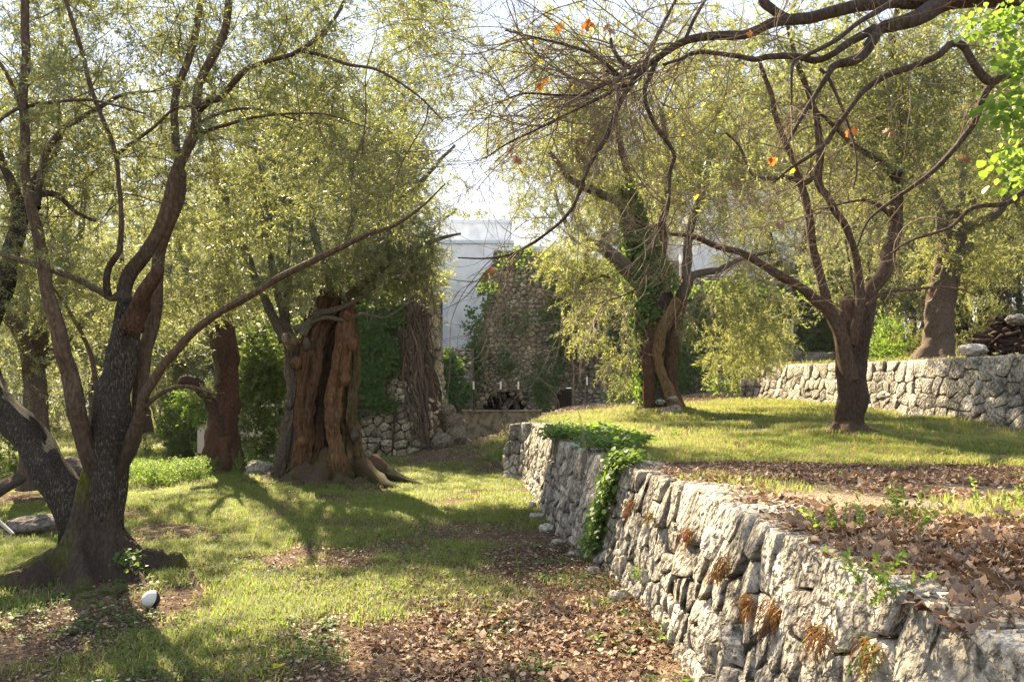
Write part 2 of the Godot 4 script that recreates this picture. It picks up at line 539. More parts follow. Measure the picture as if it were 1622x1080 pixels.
func grow(t: Grove, blobs: Array, count: int, o := {}) -> void:
	var total := 0.0
	for b in blobs: total += b[2]
	var cf: float = o.get("clump_f", 9.0); var ct: float = o.get("clump_t", -0.12)
	var gaps: Array = o.get("gaps", [])
	var goal := []
	var tries := 0
	while goal.size() < count and tries < count * 6:
		tries += 1
		var w := rng.randf() * total
		var pick: Array = blobs[0]
		for b in blobs:
			w -= b[2]
			if w <= 0.0:
				pick = b; break
		var p := blob_point(pick)
		if nz.get_noise_3d(p.x * cf, p.y * cf, p.z * cf) < ct: continue
		var bad := false
		for g in gaps:
			var q: Vector3 = (p - g[0]) / g[1]
			if q.length_squared() < 1.0: bad = true
		if bad: continue
		var best := 1e9
		for i in range(0, t.sk.size(), 2):
			best = minf(best, t.sk[i].distance_squared_to(p))
		goal.append([best, p])
	goal.sort_custom(func(a, b): return a[0] < b[0])
	var col: Color = o.get("twig_col", Color(0.10, 0.075, 0.05))
	var gap: float = o.get("gap", 0.14)
	var size: float = o.get("size", 1.0)
	var longest: float = o.get("longest", 2.5)
	var thick: float = o.get("thick", 0.0075)
	var droop: float = o.get("droop", 0.35)
	for g in goal:
		var p: Vector3 = g[1]
		var best := 1e9; var at_i := -1
		for i in t.sk.size():
			var dd := t.sk[i].distance_squared_to(p)
			if dd < best:
				best = dd; at_i = i
		var s := t.sk[at_i]
		var L := sqrt(best)
		if L > longest or L < 0.05: continue
		var to := (p - s) / L
		var c1 := s + (t.sd[at_i] * 0.5 + to * 0.6 + Vector3.UP * 0.25).normalized() * L * 0.4
		var c2 := p - (to * 0.8 + rdir() * 0.35 - Vector3.UP * droop).normalized() * L * 0.35
		var seg := clampi(int(L / 0.16) + 2, 3, 8)
		var pts := PackedVector3Array(); var rad := PackedFloat32Array()
		var r0 := clampf(L * thick, 0.0028, 0.022)
		for i in seg + 1:
			var u := i / float(seg)
			pts.append(s.bezier_interpolate(c1, c2, p, u))
			rad.append(lerpf(r0, 0.0016, u))
		tube(t.twigs, pts, rad, 3 if r0 < 0.012 else 5, col)
		for i in range(2, seg + 1, 2):
			t.sk.append(pts[i]); t.sd.append((pts[i] - pts[i - 1]).normalized())
		if o.get("bare", false): continue
		var n := maxi(2, int(L * 0.9 / gap))
		for i in n:
			var u := 1.0 - 0.85 * pow(i / float(n), 1.1)
			var q := s.bezier_interpolate(c1, c2, p, u)
			var q2 := s.bezier_interpolate(c1, c2, p, minf(1.0, u + 0.06))
			var tang := (q2 - q).normalized() if u < 0.99 else to
			var dirv := (tang * 0.7 + rdir() * 0.75 - Vector3.UP * droop * 0.8).normalized()
			var bs := frame_of(dirv) * Basis(Vector3.UP, rng.randf() * TAU)
			t.sprigs.append(Transform3D(bs.scaled(Vector3.ONE * size * rr(0.7, 1.25)), q - t.node.position))

func finish(t: Grove, sprig: String, twig_m := "twig", called := "foliage") -> void:
	if t.twigs.ix.size():
		part("twigs", t.twigs.mesh(M[twig_m], t.node.position), t.node, "stuff")
	if t.sprigs.size():
		scatter(called, sprig_mesh[sprig], t.sprigs, t.node)

func leaf(mb: MB, base: Vector3, dir: Vector3, side: Vector3, length: float, width: float, bend: float) -> void:
	# lance-shaped leaf, four faces
	var up := side.cross(dir).normalized()
	var b := base
	var p1 := base + dir * length * 0.38 + up * bend * length * 0.10
	var p2 := base + dir * length * 0.74 - up * bend * length * 0.02
	var tip := base + dir * length - up * bend * length * 0.25
	var w := side * width * 0.5
	var i0 := mb.vert(b, up)
	var a1 := mb.vert(p1 + w, up); var a2 := mb.vert(p1 - w, up)
	var b1 := mb.vert(p2 + w * 0.75, up); var b2 := mb.vert(p2 - w * 0.75, up)
	var t := mb.vert(tip, up)
	mb.tri(i0, a1, a2); mb.quad(a2, a1, b1, b2); mb.tri(b1, t, b2)

func make_sprig(called: String, pairs: int, length: float, ll: float, lw: float, mats: Array, weights: Array, open := 0.8, droop := 0.0) -> void:
	var mbs := []
	for q in mats: mbs.append(MB.new())
	var stem := MB.new()
	var pts := PackedVector3Array(); var rad := PackedFloat32Array()
	for i in 4:
		var u := i / 3.0
		pts.append(Vector3(0.03 * u * u, length * u - droop * u * u, 0)); rad.append(lerpf(0.0016, 0.0007, u) * (ll / 0.05))
	tube(stem, pts, rad, 3, Color(0.16, 0.13, 0.06))
	for i in pairs:
		var u := (i + 0.6) / pairs
		var p: Vector3 = pts[0].lerp(pts[3], u)
		p.y = length * u - droop * u * u
		for s in 2:
			var a := i * 1.57 + s * PI + rr(-0.5, 0.5)
			var out := Vector3(cos(a), 0, sin(a))
			var dirv := (out * open + Vector3.UP * rr(0.3, 0.9) + rdir() * 0.3).normalized()
			var side := dirv.cross(Vector3.UP if absf(dirv.y) < 0.9 else Vector3.RIGHT).normalized()
			side = (side + rdir() * 0.5)
			side = (side - dirv * side.dot(dirv)).normalized()
			var w := rng.randf(); var k := 0
			while k < weights.size() - 1 and w > weights[k]:
				w -= weights[k]; k += 1
			leaf(mbs[k], p, dirv, side, ll * rr(0.7, 1.2), lw * rr(0.8, 1.15), rr(-0.6, 1.0))
	var am := ArrayMesh.new()
	for k in mats.size(): mbs[k].into(am, M[mats[k]])
	stem.into(am, M["twig"])
	sprig_mesh[called] = am

func lobed(mb: MB, base: Vector3, bs: Basis, size: float, lobes: int, depth: float, curl: float) -> void:
	# lobed leaf lying in the xz plane of bs, stalk end at base, pointing along z
	var c := mb.vert(base + bs * Vector3(0, curl * 0.10 * size, size * 0.42), bs.y)
	var ring := []
	var cnt := lobes * 2
	for i in cnt + 1:
		var u := i / float(cnt)
		var a := lerpf(-2.75, 2.75, u)
		var q := size * 0.55 * (1.0 if i % 2 == 1 else 1.0 - depth) * (1.0 + 0.15 * cos(a))
		if i == 0 or i == cnt: q = size * 0.40
		var x := sin(a) * q; var z := size * 0.42 + cos(a) * q
		var y := curl * (absf(x) * 0.55 + pow(maxf(0.0, z - size * 0.5), 1.0) * 0.5) * (1.0 + 0.3 * sin(i * 2.3))
		ring.append(mb.vert(base + bs * Vector3(x, y, z), bs.y))
	for i in cnt:
		mb.tri(c, ring[i], ring[i + 1])
	mb.tri(c, ring[cnt], ring[0])

func sprig_meshes() -> void:
	rng.seed = 5
	make_sprig("olive", 9, 0.27, 0.056, 0.0125, ["olive_a", "olive_b", "olive_c"], [0.40, 0.32, 0.28])
	make_sprig("olive_mid", 10, 0.34, 0.066, 0.016, ["olive_a", "olive_b", "olive_c"], [0.40, 0.25, 0.35])
	make_sprig("olive_pale", 9, 0.34, 0.070, 0.016, ["olive_c", "far_b", "far_c"], [0.35, 0.25, 0.40])
	make_sprig("far", 11, 0.55, 0.105, 0.027, ["far_a", "far_b", "far_c"], [0.36, 0.30, 0.34])
	make_sprig("willow", 8, 0.34, 0.095, 0.015, ["olive_c", "far_b", "olive_a"], [0.45, 0.3, 0.25], 0.6)
	make_sprig("shrub", 8, 0.26, 0.060, 0.030, ["ivy_a", "ivy_b", "olive_a"], [0.5, 0.3, 0.2])
	make_sprig("hedge", 8, 0.20, 0.042, 0.020, ["bright_b", "ivy_b", "bright_a"], [0.4, 0.2, 0.4])
	# ivy: a few lobed leaves about a point, facing up y
	for kind in [["ivy", ["ivy_a", "ivy_b"], 0.065, 7, 0.11], ["ivy_bright", ["bright_b", "bright_a", "ivy_b"], 0.085, 7, 0.14], ["climber", ["bright_a", "ivy_b", "bright_b"], 0.10, 6, 0.22]]:
		var mbs := []
		for q in kind[1]: mbs.append(MB.new())
		for i in kind[3]:
			var b := Basis(Vector3.UP, rng.randf() * TAU) * Basis(Vector3.RIGHT, rr(-0.7, 0.7)) * Basis(Vector3.FORWARD, rr(-0.6, 0.6))
			var p: Vector3 = Vector3(rr(-1, 1), rr(0.1, 0.6), rr(-1, 1)) * float(kind[4])
			lobed(mbs[rng.randi() % mbs.size()], p, b, kind[2] * rr(0.6, 1.2), 3, 0.22, rr(-0.6, 0.7))
		var am := ArrayMesh.new()
		for k in mbs.size(): mbs[k].into(am, M[kind[1][k]])
		sprig_mesh[kind[0]] = am
	# dead leaves
	for kind in [["litter", 0.042, 14, 0.20], ["litter_small", 0.029, 15, 0.22]]:
		for variant in 3:
			var names := ["litter_a", "litter_b", "litter_c", "litter_d"]
			var mbs := [MB.new(), MB.new(), MB.new(), MB.new()]
			for i in kind[2]:
				var b := Basis(Vector3.UP, rng.randf() * TAU) * Basis(Vector3.RIGHT, rng.randfn() * 0.5) * Basis(Vector3.FORWARD, rng.randfn() * 0.5)
				var p: Vector3 = Vector3(rr(-1, 1) * kind[3], rr(0.005, 0.035), rr(-1, 1) * kind[3])
				var w := rng.randf()
				lobed(mbs[0 if w < 0.38 else 1 if w < 0.68 else 2 if w < 0.985 else 3], p, b, kind[1] * rr(0.4, 1.35), [1, 2, 3, 4][rng.randi() % 4] if kind[1] > 0.035 else 2, rr(0.18, 0.42), rr(-0.6, 1.3))
			for i in 4:
				var b: Vector3 = Vector3(rr(-1, 1), 0.12, rr(-1, 1)) * float(kind[3])
				var q := Vector3(rr(-1, 1), rr(-0.1, 0.25), rr(-1, 1)) * rr(0.04, 0.12)
				tube(mbs[2], PackedVector3Array([b, b + q * 0.5 + rdir() * 0.006, b + q]), PackedFloat32Array([0.0022, 0.0020, 0.0012]), 3, Color.WHITE)
			var am := ArrayMesh.new()
			for k in 4: mbs[k].into(am, M[names[k]])
			sprig_mesh["%s_%d" % [kind[0], variant]] = am
	# grass tufts
	for kind in [["grass_short", 0.055, 10, 0.10], ["grass_long", 0.095, 16, 0.11], ["grass_tall", 0.26, 16, 0.07]]:
		var names := ["grass_a", "grass_b", "grass_c"]
		var mbs := [MB.new(), MB.new(), MB.new()]
		for i in kind[2]:
			var w := rng.randf()
			var mb: MB = mbs[0 if w < 0.48 else 1 if w < 0.85 else 2]
			var a := rng.randf() * TAU
			var out := Vector3(cos(a), 0, sin(a))
			var b: Vector3 = Vector3(rr(-1, 1), 0, rr(-1, 1)) * float(kind[3])
			var h: float = kind[1] * rr(0.5, 1.3)
			var lean := rr(0.15, 0.9)
			var side := Vector3(-out.z, 0, out.x) * (0.0022 + h * 0.018)
			var p1: Vector3 = b + Vector3.UP * h * 0.55 + out * h * lean * 0.3
			var p2: Vector3 = b + Vector3.UP * h * (1.0 - lean * 0.35) + out * h * lean
			var up := (out * -0.5 + Vector3.UP).normalized()
			var i0 := mb.vert(b - side, up); var i1 := mb.vert(b + side, up)
			var j0 := mb.vert(p1 - side * 0.8, up); var j1 := mb.vert(p1 + side * 0.8, up)
			var k0 := mb.vert(p2, up)
			mb.quad(i0, i1, j1, j0); mb.tri(j0, j1, k0)
		var am := ArrayMesh.new()
		for k in 3: mbs[k].into(am, M[names[k]])
		sprig_mesh[kind[0]] = am
	# low broad-leaved weeds
	var wm := [MB.new(), MB.new()]
	for i in 12:
		var b := Basis(Vector3.UP, rng.randf() * TAU) * Basis(Vector3.RIGHT, rr(-0.9, 0.2))
		lobed(wm[i % 2], Vector3(rr(-1, 1) * 0.09, rr(0.01, 0.05), rr(-1, 1) * 0.09), b, rr(0.02, 0.045), 2, 0.12, rr(-0.2, 0.3))
	var am2 := ArrayMesh.new()
	wm[0].into(am2, M["ivy_b"]); wm[1].into(am2, M["ivy_a"])
	sprig_mesh["weeds"] = am2

func bare(t: Grove, start: Vector3, dirv: Vector3, length: float, r: float, level: int, droop: float, kink := 0.35, col := Color(0.12, 0.085, 0.06)) -> void:
	var seg := clampi(int(length / 0.06), 4, 20)
	var p := start; var q := dirv.normalized()
	var pts := PackedVector3Array([p]); var rad := PackedFloat32Array([r])
	var turn := rdir() * kink * 0.45
	for i in seg:
		turn = turn * 0.8 + rdir() * kink * 0.30
		q = (q + turn + rdir() * kink * 0.16 - Vector3.UP * droop * (0.4 + i / float(seg))).normalized()
		p += q * length / seg
		pts.append(p); rad.append(lerpf(r, maxf(0.0013, r * 0.3), (i + 1) / float(seg)))
	tube(t.twigs, pts, rad, 5 if r > 0.008 else 3, col)
	if level <= 0: return
	var kids := rng.randi_range(2, 4)
	for i in kids:
		var k := rng.randi_range(1, seg - 1)
		var side := (pts[k + 1] - pts[k]).normalized()
		var nd := (side + rdir() * 0.8).normalized()
		bare(t, pts[k], nd, length * rr(0.35, 0.7), maxf(0.0014, rad[k] * 0.65), level - 1, droop * 0.8, kink, col)

# ---------------------------------------------------------------- stone walls

class Face:
	# a wall face over a polyline: u along the top edge, v up from the foot, w outwards
	var top := PackedVector3Array()
	var foot := PackedFloat32Array()
	var cum := PackedFloat32Array()
	var out := PackedVector3Array()
	var batter := 0.2
	var nominal := 1.0
	func setup(flip: bool) -> void:
		cum.append(0.0)
		var m := top.size()
		for i in range(1, m): cum.append(cum[i - 1] + Vector2(top[i].x - top[i - 1].x, top[i].z - top[i - 1].z).length())
		for i in m:
			var a := top[maxi(i - 1, 0)]; var b := top[mini(i + 1, m - 1)]
			var t := Vector3(b.x - a.x, 0, b.z - a.z).normalized()
			var o := Vector3(t.z, 0, -t.x)
			out.append(-o if flip else o)
	func long() -> float:
		return cum[cum.size() - 1]
	func find(u: float) -> int:
		var i := 1
		while i < cum.size() - 1 and cum[i] < u: i += 1
		return i
	func pos(u: float, v: float, w: float) -> Vector3:
		var i := find(u)
		var f := (u - cum[i - 1]) / maxf(0.001, cum[i] - cum[i - 1])
		var t := top[i - 1].lerp(top[i], f)
		var o := out[i - 1].lerp(out[i], clampf(f, 0.0, 1.0)).normalized()
		var lo := lerpf(foot[i - 1], foot[i], f)
		var y := lo + v / nominal * (t.y - lo)
		return Vector3(t.x, y, t.z) + o * (w + (t.y - y) * batter)
	func outward(u: float) -> Vector3:
		return out[find(u)]

func clip(poly: PackedVector2Array, mid: Vector2, nn: Vector2) -> PackedVector2Array:
	var res := PackedVector2Array()
	var m := poly.size()
	for i in m:
		var a := poly[i]; var b := poly[(i + 1) % m]
		var da := (a - mid).dot(nn); var db := (b - mid).dot(nn)
		if da <= 0.0: res.append(a)
		if (da < 0.0 and db > 0.0) or (da > 0.0 and db < 0.0):
			res.append(a.lerp(b, da / (da - db)))
	return res

func cells(rows: Array, long: float, high: float, jitter: float) -> Array:
	# rows: [v0, v1, smallest width, largest width] -> polygons of fitted stones
	var seeds := PackedVector2Array()
	var most := 0.0
	for q in rows:
		var u := rr(-0.1, 0.0)
		while u < long:
			var w := rr(q[2], q[3])
			most = maxf(most, maxf(w, q[1] - q[0]))
			var hv: float = q[1] - q[0]
			if q.size() > 4 and rng.randf() < 0.22:
				seeds.append(Vector2(u + w * 0.5, q[0] + hv * 0.25)); seeds.append(Vector2(u + w * 0.5 + rr(-0.05, 0.05), q[0] + hv * 0.78))
			else:
				seeds.append(Vector2(u + w * (0.5 + rr(-0.1, 0.1)), q[0] + hv * (0.5 + rr(-jitter, jitter))))
			u += w
	var res := []
	var reach := most * 1.7
	for i in seeds.size():
		var s := seeds[i]
		if s.x < 0.0 or s.x > long: continue
		var poly := PackedVector2Array([Vector2(maxf(0, s.x - reach), 0), Vector2(minf(long, s.x + reach), 0), Vector2(minf(long, s.x + reach), high), Vector2(maxf(0, s.x - reach), high)])
		for j in seeds.size():
			if j == i: continue
			var e := seeds[j] - s
			if absf(e.x) > reach * 2.0 or absf(e.y) > reach * 2.0: continue
			poly = clip(poly, s + e * 0.5, e)
			if poly.size() < 3: break
		if poly.size() >= 3: res.append(poly)
	return res

func stone(mb: MB, f: Face, poly: PackedVector2Array, gap: float, bulge: float, rough: float, around: int, depth: float, tint: Color, detail := 2) -> Vector3:
	# one fitted stone: rounded outline, domed uneven face, sides going back into the wall
	var c := Vector2.ZERO
	for p in poly: c += p
	c /= poly.size()
	var ring := PackedVector2Array()
	var per := 0.0
	for i in poly.size(): per += poly[i].distance_to(poly[(i + 1) % poly.size()])
	var soft := PackedVector2Array()
	for i in poly.size():
		var a := poly[i]; var b := poly[(i + 1) % poly.size()]
		soft.append(a.lerp(b, 0.08)); soft.append(a.lerp(b, 0.92))
	per = 0.0
	for i in soft.size(): per += soft[i].distance_to(soft[(i + 1) % soft.size()])
	var stepl := per / around
	var i0 := 0; var left := 0.0
	for k in around:
		var want := k * stepl
		while left + soft[i0].distance_to(soft[(i0 + 1) % soft.size()]) < want and i0 < soft.size() - 1:
			left += soft[i0].distance_to(soft[(i0 + 1) % soft.size()]); i0 += 1
		var dd := soft[i0].distance_to(soft[(i0 + 1) % soft.size()])
		ring.append(soft[i0].lerp(soft[(i0 + 1) % soft.size()], clampf((want - left) / maxf(dd, 0.0001), 0, 1)))
	var first := mb.v.size(); var ifirst := mb.ix.size()
	var ph := rng.randf() * 100.0
	var tilt := Vector2(rr(-1, 1), rr(-1, 1)) * bulge * 2.0
	var rings: Array = [[-depth, 1.0], [-0.05, 1.0], [bulge * 0.40, 0.995], [bulge * 0.85, 0.92], [bulge, 0.64], [bulge * 1.02, 0.30]] if detail == 2 else [[-depth, 1.0], [0.0, 1.0], [bulge * 0.75, 0.88], [bulge, 0.45]]
	if detail == 0: rings = [[-depth, 1.0], [0.0, 0.98], [bulge, 0.62]]
	for q in rings:
		for k in around:
			var p := ring[k] - c
			var l := p.length()
			p = c + p * (maxf(0.2, 1.0 - gap / maxf(l, 0.01))) * float(q[1])
			var w: float = q[0]
			var rel := (p - c) / maxf(0.05, sqrt(l * l + 0.01))
			if w > -0.04:
				w += tilt.x * rel.x + tilt.y * rel.y
			var nn := nz.get_noise_3d(p.x * 70.0 + ph, p.y * 40.0, w * 30.0) * 0.65 + ridge.get_noise_3d(p.x * 170.0 + ph, p.y * 110.0, 7.0) * 0.35
			var n2 := nz.get_noise_3d(p.x * 60.0 + 55.0, p.y * 60.0 + ph, w * 60.0)
			w += nn * rough
			p += Vector2(n2, nn) * rough * 0.45
			var pos := f.pos(p.x, p.y, w)
			if w < -0.04: pos.y += nn * rough
			var st := clampf(0.5 + 0.9 * nz.get_noise_3d(pos.x * 50.0, pos.y * 24.0, pos.z * 50.0) + 0.4 * n2, 0.0, 1.0)
			mb.vert(pos, Vector3.UP, tint * lerpf(0.45, 1.15, st))
	var cw := bulge + nz.get_noise_3d(c.x * 45.0 + ph, c.y * 28.0, 1.0) * rough
	var cv := mb.vert(f.pos(c.x, c.y, cw), Vector3.UP, tint)
	for q in range(1, rings.size()):
		for k in around:
			var k2 := (k + 1) % around
			var a := first + (q - 1) * around; var b := first + q * around
			mb.quad(a + k, a + k2, b + k2, b + k)
	var e := first + (rings.size() - 1) * around
	for k in around: mb.tri(e + k, e + (k + 1) % around, cv)
	# faces must look outwards whichever way the outline runs
	var t0 := (f.pos(c.x + 0.05, c.y, 0) - f.pos(c.x, c.y, 0)).cross(f.pos(c.x, c.y + 0.05, 0) - f.pos(c.x, c.y, 0))
	var area := 0.0
	for k in around: area += ring[k].cross(ring[(k + 1) % around])
	if (t0.dot(f.outward(c.x)) < 0.0) != (area < 0.0):
		for k in range(ifirst, mb.ix.size(), 3):
			var s := mb.ix[k + 1]; mb.ix[k + 1] = mb.ix[k + 2]; mb.ix[k + 2] = s
	mb.smooth(first, ifirst)
	return f.pos(c.x, c.y, 0)

func stone_tint(warm := 0.5) -> Color:
	var b := rr(0.36, 0.58)
	var k := rr(-0.25, 0.25) + warm
	return Color(b * (1.03 + 0.05 * k), b * (0.95 - 0.01 * k), b * (0.83 - 0.12 * k))

func stones_into(wall: Node3D, f: Face, list: Array, o: Dictionary) -> void:
	# the stones that show largest become parts, the rest one mass
	var order := []
	for i in list.size():
		var c := Vector2.ZERO
		for p in list[i]: c += p
		c /= list[i].size()
		var q := f.pos(c.x, c.y, 0)
		order.append([q.distance_to(Vector3(0, EYE, 0)), i])
	order.sort_custom(func(a, b): return a[0] < b[0])
	var rest := MB.new()
	for k in order.size():
		var poly: PackedVector2Array = list[order[k][1]]
		var near: float = order[k][0]
		var one: bool = k < int(o.get("most", 300))
		var mb := MB.new() if one else rest
		var d := 2 if near < 9.0 else 1
		stone(mb, f, poly, o.get("gap", 0.012), float(o.get("bulge", 0.045)) * rr(0.6, 1.4), o.get("rough", 0.03), (34 if near < 5.0 else 22) if d == 2 else int(o.get("around", 12)), o.get("depth", 0.4), stone_tint(o.get("warm", 0.5)) * float(o.get("tone", 1.0)), int(o.get("detail", d)))
		if one: part("stone", mb.mesh(M[o.get("mat", "stone")], wall.position), wall)
	if rest.ix.size(): part("stonework", rest.mesh(M[o.get("mat", "stone")], wall.position), wall, "stuff")

func core_of(wall: Node3D, f: Face, back: float, high := 0.94) -> void:
	var mb := MB.new()
	var m := int(f.long() / 0.4) + 2
	for i in m:
		var u := f.long() * i / float(m - 1)
		mb.vert(f.pos(u, -0.25, -back)); mb.vert(f.pos(u, f.nominal * high, -back)); mb.vert(f.pos(u, f.nominal * high, -0.5 - back))
	for i in range(1, m):
		var a := (i - 1) * 3; var b := i * 3
		mb.quad(a, b, b + 1, a + 1); mb.quad(a + 1, b + 1, b + 2, a + 2)
	mb.smooth()
	part("wall_core", mb.mesh(M.core, wall.position), wall)

func walls() -> void:
	rng.seed = 101
	# the terrace wall along the lawn
	var f := Face.new()
	for q in WALL:
		if q[0] < 0.5: continue
		f.top.append(Vector3(q[1], q[2] + 0.02, -q[0])); f.foot.append(low_y(q[1] - 0.2, q[0]) - 0.06)
	f.batter = 0.20; f.nominal = 1.0
	f.setup(false)
	if f.out[0].x > 0.0:
		f.out.clear(); f.cum.clear(); f.setup(true)
	var w := thing("terrace_wall", "low pale limestone dry stone wall curving beside the lawn path", "stone wall", f.pos(4.0, 0, 0))
	core_of(w, f, 0.10, 0.90)
	var list := cells([[0.0, 0.14, 0.11, 0.26], [0.14, 0.30, 0.11, 0.27, 1], [0.30, 0.44, 0.12, 0.28], [0.44, 0.62, 0.13, 0.30, 1], [0.62, 1.0, 0.16, 0.34, 1]], f.long(), 1.0, 0.22)
	list = list.filter(func(p): return p[0].x > 0.6)
	stones_into(w, f, list, {"gap": 0.007, "bulge": 0.020, "rough": 0.025, "depth": 0.42})
	# the wall of the upper terrace
	f = Face.new()
	for q in BACK:
		f.top.append(Vector3(q[1], q[2], -q[0])); f.foot.append(ter_y(q[1] - 0.3, q[0]) - 0.05)
	f.batter = 0.16; f.nominal = 1.35
	f.setup(false)
	if f.out[1].x > 0.0:
		f.out.clear(); f.cum.clear(); f.setup(true)
	w = thing("upper_terrace_wall", "high grey dry stone wall holding up the upper terrace under the woodpile", "stone wall", f.pos(8.0, 0, 0))
	core_of(w, f, 0.10)
	list = cells([[0.0, 0.30, 0.30, 0.62], [0.30, 0.56, 0.22, 0.44, 1], [0.56, 0.82, 0.20, 0.42, 1], [0.82, 1.35, 0.28, 0.52, 1]], f.long(), 1.35, 0.2)
	list = list.filter(func(p): return p[0].x > 5.0)
	stones_into(w, f, list, {"gap": 0.006, "bulge": 0.020, "rough": 0.024, "depth": 0.4, "around": 16, "detail": 1})
	# the stone buttress behind the old olive
	f = Face.new()
	for q in [[500, 24.0], [545, 23.7], [600, 23.5], [655, 23.4], [676, 23.4], [689, 23.9], [697, 25.2]]:
		var p := at(q[0], 640, q[1])
		f.top.append(Vector3(p.x, 4.9, p.z)); f.foot.append(low_y(p.x, q[1]) - 0.1)
	f.batter = 0.05; f.nominal = 4.8
	f.setup(false)
	if f.out[1].z < 0.0:
		f.out.clear(); f.cum.clear(); f.setup(true)
	w = thing("stone_buttress", "tall warm stone house wall half hidden by an ivy curtain behind the hollow olive", "stone wall", f.pos(1.5, 0, 0))
	core_of(w, f, 0.10, 0.99)
	var rows := []
	var y := 0.0
	while y < 2.6:
		var h := rr(0.18, 0.32)
		rows.append([y, y + h, 0.2, 0.5, 1]); y += h
	while y < 4.8:
		var h := rr(0.3, 0.42)
		rows.append([y, y + h, 0.4, 0.7]); y += h
	list = cells(rows, f.long(), 4.8, 0.2)
	stones_into(w, f, list, {"gap": 0.012, "bulge": 0.035, "rough": 0.03, "depth": 0.12, "around": 11, "detail": 1, "warm": 1.5, "tone": 1.12})

func masonry(wall: Node3D, called: String, quad4: Array, rows_h: Vector2, widths: Vector2, bulge: float, warm: float, tone: float, holes := []) -> void:
	# a far wall: uneven courses of small fitted stones as relief on a backing, with openings left free. quad4: left foot, right foot, right top, left top
	var a: Vector3 = quad4[0]; var b: Vector3 = quad4[1]; var c: Vector3 = quad4[2]; var e: Vector3 = quad4[3]
	var f := Face.new()
	var high := maxf(e.y, c.y) - minf(a.y, b.y)
	f.top.append(Vector3(a.x, c.y, c.z)); f.top.append(Vector3(b.x, c.y, c.z)); f.foot.append(a.y); f.foot.append(b.y)
	f.batter = (a.z - e.z) / high; f.nominal = high
	f.setup(false)
	if f.out[0].z < 0.0:
		f.out.clear(); f.cum.clear(); f.setup(true)
	var rows := []
	var y := 0.0
	while y < high:
		var h := rr(rows_h.x, rows_h.y)
		rows.append([y, y + h, widths.x, widths.y, 1]); y += h
	var mb := MB.new()
	for poly in cells(rows, f.long(), high, 0.25):
		var m := Vector2.ZERO
		for p in poly: m += p
		m /= poly.size()
		var mid := f.pos(m.x, m.y, 0)
		var left := lerpf(a.x, e.x, m.y / high); var right := lerpf(b.x, c.x, m.y / high)
		var skip := mid.x < left or mid.x > right
		for q in holes:
			var r: Rect2 = q[0]
			if r.has_point(Vector2(mid.x, mid.y)): skip = true
			var off := (mid.x - r.get_center().x) / (r.size.x * 0.5)
			if q[1] and absf(off) < 1.0 and mid.y > r.end.y - 0.02 and mid.y < r.end.y + q[1] * (1.0 - off * off): skip = true
		if skip: continue
		stone(mb, f, poly, 0.005, bulge * rr(0.3, 1.5), bulge * 0.6, 8, 0.12, stone_tint(warm) * tone * rr(0.72, 1.15), 0)
	part(called, mb.mesh(M.stone_far, wall.position), wall, "stuff")

func slab(p: Array, back: Vector3) -> MB:
	# a quad pushed back into a closed body
	var mb := MB.new()
	var q := []
	for v in p: q.append(v)
	for v in p: q.append(v + back)
	for s in [[0, 1, 2, 3], [5, 4, 7, 6], [4, 0, 3, 7], [1, 5, 6, 2], [3, 2, 6, 7], [4, 5, 1, 0]]:
		var i := []
		for k in s: i.append(mb.vert(q[k]))
		var nn: Vector3 = (q[s[1]] - q[s[0]]).cross(q[s[3]] - q[s[0]]).normalized()
		for k in i: mb.n[k] = nn
		mb.quad(i[0], i[1], i[2], i[3])
	return mb

func backing(wall: Node3D, p: Array, back: Vector3, m: String, called := "wall_core") -> void:
	part(called, slab(p, back).mesh(M[m], wall.position), wall)

func px_box(mb: MB, x0: float, y0: float, x1: float, y1: float, d: float, thick: float) -> void:
	var a := at(x0, y1, d); var b := at(x1, y0, d)
	mb.box(Vector3(a.x, a.y, -d - thick), Vector3(b.x, b.y, -d))

